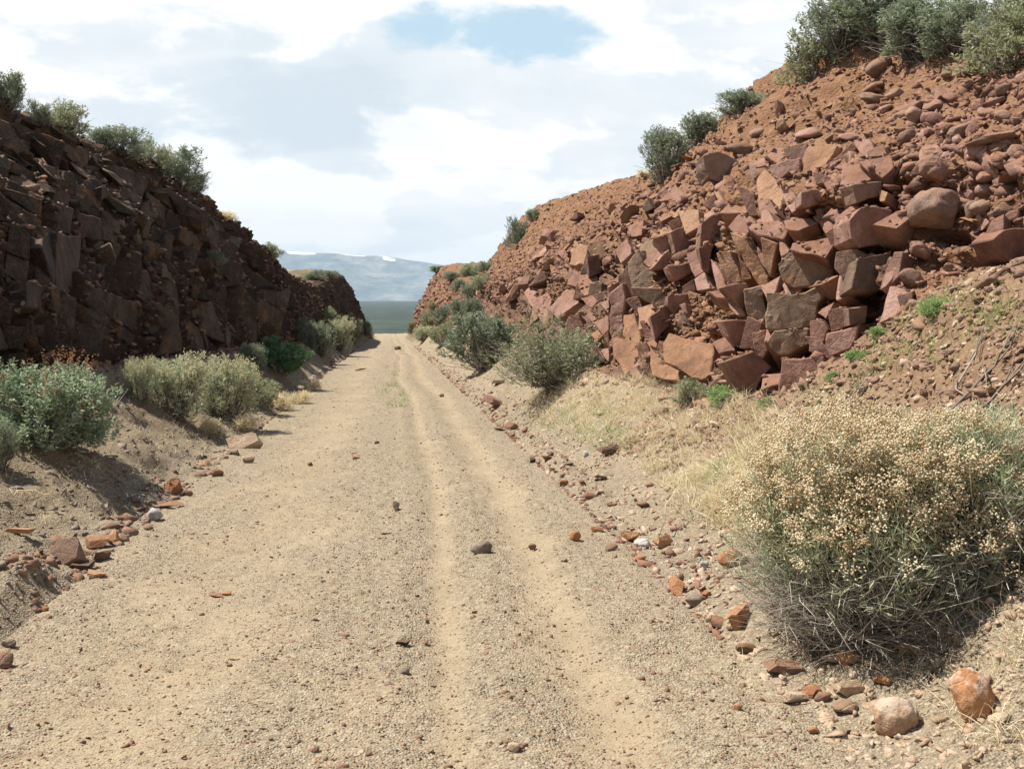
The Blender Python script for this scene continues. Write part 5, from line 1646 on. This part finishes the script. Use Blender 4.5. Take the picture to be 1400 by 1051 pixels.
def clumps(zone, k_clump, per, spread):
    out = []
    CL_LEN.clear()
    for (x, y) in sample_poly(zone, k_clump):
        h = cast(x, y)
        if not h:
            continue
        c = h[0]
        fl = random.uniform(0.35, 1.75)
        for _ in range(int(per * random.uniform(0.5, 1.5))):
            a, b = rng.normal(0, spread, 2)
            q, nn = drop(c.x + a, c.y + b)
            if q and abs(q.z - c.z) < 0.5:
                out.append(q[:])
                CL_LEN.append(fl)
    return np.array(out)


DRYZ = [(715, 560), (740, 525), (830, 505), (940, 530), (1050, 560), (1090, 560), (1040, 690), (1010, 740), (930, 690), (850, 620)]
p = clumps(DRYZ, 560, 26, 0.045)
fl_ = np.array(CL_LEN)
tag(link('dry_grass', grass('dry_grass', p, rng.uniform(0.05, 0.20, len(p)) * fl_, rng.uniform(0.0025, 0.005, len(p)), L_STRAW, 0.8)), kind='stuff')
p = clumps([(720, 580), (770, 545), (830, 560), (880, 600), (850, 630), (780, 600)], 70, 14, 0.06)
p2 = clumps([(1090, 600), (1100, 540), (1160, 510), (1200, 450), (1300, 400), (1400, 420), (1400, 480), (1250, 500), (1140, 560)], 120, 8, 0.06)
p3 = clumps([(1230, 820), (1320, 790), (1310, 830), (1240, 850)], 40, 16, 0.05)
p4 = clumps([(940, 680), (1000, 580), (1060, 560), (1040, 640)], 40, 10, 0.05)
p = np.concatenate((p, p2, p3, p4))
tag(link('green_grass', grass('green_grass', p, rng.uniform(0.05, 0.17, len(p)), rng.uniform(0.003, 0.006, len(p)), L_GRASS, 0.6)), kind='stuff')
p = clumps([(1040, 900), (1180, 860), (1400, 760), (1400, 1040), (1200, 930)], 130, 8, 0.06)
p2 = clumps([(170, 580), (300, 570), (420, 520), (400, 590), (300, 640), (200, 610)], 90, 10, 0.08)
p3 = clumps([(600, 520), (700, 500), (800, 520), (740, 560), (680, 540)], 70, 12, 0.10)
p4 = clumps([(0, 640), (120, 620), (230, 640), (60, 760), (0, 780)], 26, 7, 0.05)
p = np.concatenate((p, p2, p3, p4))
tag(link('dry_grass', grass('dry_grass', p, rng.uniform(0.04, 0.17, len(p)), rng.uniform(0.002, 0.004, len(p)), L_STRAW, 0.9)), kind='stuff')
p = clumps([(515, 560), (560, 560), (545, 500), (525, 500)], 26, 14, 0.08)
tag(link('green_grass', grass('green_grass', p, rng.uniform(0.05, 0.16, len(p)), rng.uniform(0.005, 0.010, len(p)), L_GRASS, 0.6)), kind='stuff')


def dead_branch(px, py, w, ang, label, seed, mat=L_DEAD, thick=0.014, rise=0.06):
    r = np.random.default_rng(seed)
    loc, k = at(px, py)
    L = w * k
    dirv = np.array([math.cos(ang), math.sin(ang) * 0.6, 0])
    e = bpy.data.objects.new('dead_branch', None)
    COL.objects.link(e)
    e.location = loc
    tag(e, label, 'branch', 'dead branches lying on the talus')

    def ground(q, up):
        gq, nn = drop(loc.x + q[0], loc.y + q[1])
        return np.array([q[0], q[1], (gq.z - loc.z if gq else q[2]) + up])
    m = 7
    main = np.array([ground(dirv * L * (t - 0.5) + r.normal(0, 0.02, 3), thick + rise * math.sin(t * 3.1)) for t in np.linspace(0, 1, m)])[None]
    V, F = tubes(main, np.array([thick]), np.array([thick * 0.35]))
    link('limb', mk_mesh('limb', V, F, mat, True, {'tint': np.full(len(V), r.uniform(0.3, 0.9))}), e)
    tw = []
    for j in range(9):
        s = main[0, r.integers(1, m)]
        d2 = dirv * r.uniform(0.05, 0.32) * L + r.normal(0, 0.16, 3) * L
        en = ground(s + d2, r.uniform(0.02, 0.14))
        tw.append(bez(s[None], (0.5 * (s + en) + r.normal(0, 0.03, 3))[None], en[None], m)[0])
    V, F = tubes(np.array(tw), np.full(9, thick * 0.45), np.full(9, thick * 0.15))
    link('twigs', mk_mesh('twigs', V, F, mat, True, {'tint': np.full(len(V), r.uniform(0.3, 0.9))}), e)


dead_branch(1345, 530, 120, 0.25, 'thick grey dead branch lying above the huge flowering bush', 1)
dead_branch(1375, 545, 100, -0.5, 'forked dead branch crossing over the thick grey one', 2)
dead_branch(1320, 515, 90, 0.9, 'pale thin dead branch poking up from the rubble', 3, thick=0.010)
dead_branch(1170, 545, 70, 0.8, 'dark dead stick lying along the talus above the tan flowers', 4, thick=0.008)
dead_branch(1290, 905, 60, 0.5, 'thin straight stick lying on the pale gravel near the orange boulder', 5, thick=0.006, rise=0.02)
dead_branch(1330, 700, 150, 0.3, 'long pale straw stems arching across the huge flowering bush', 6, mat=L_STRAW, thick=0.006, rise=0.45)
dead_branch(50, 690, 60, 0.4, 'pale curling dead twig on the shaded bank below the leafy shrub', 7, mat=L_STRAW, thick=0.006, rise=0.1)
dead_branch(920, 720, 90, 1.0, 'long pale straw stalk leaning in the dry grass by the cobbles', 8, mat=L_STRAW, thick=0.005, rise=0.25)
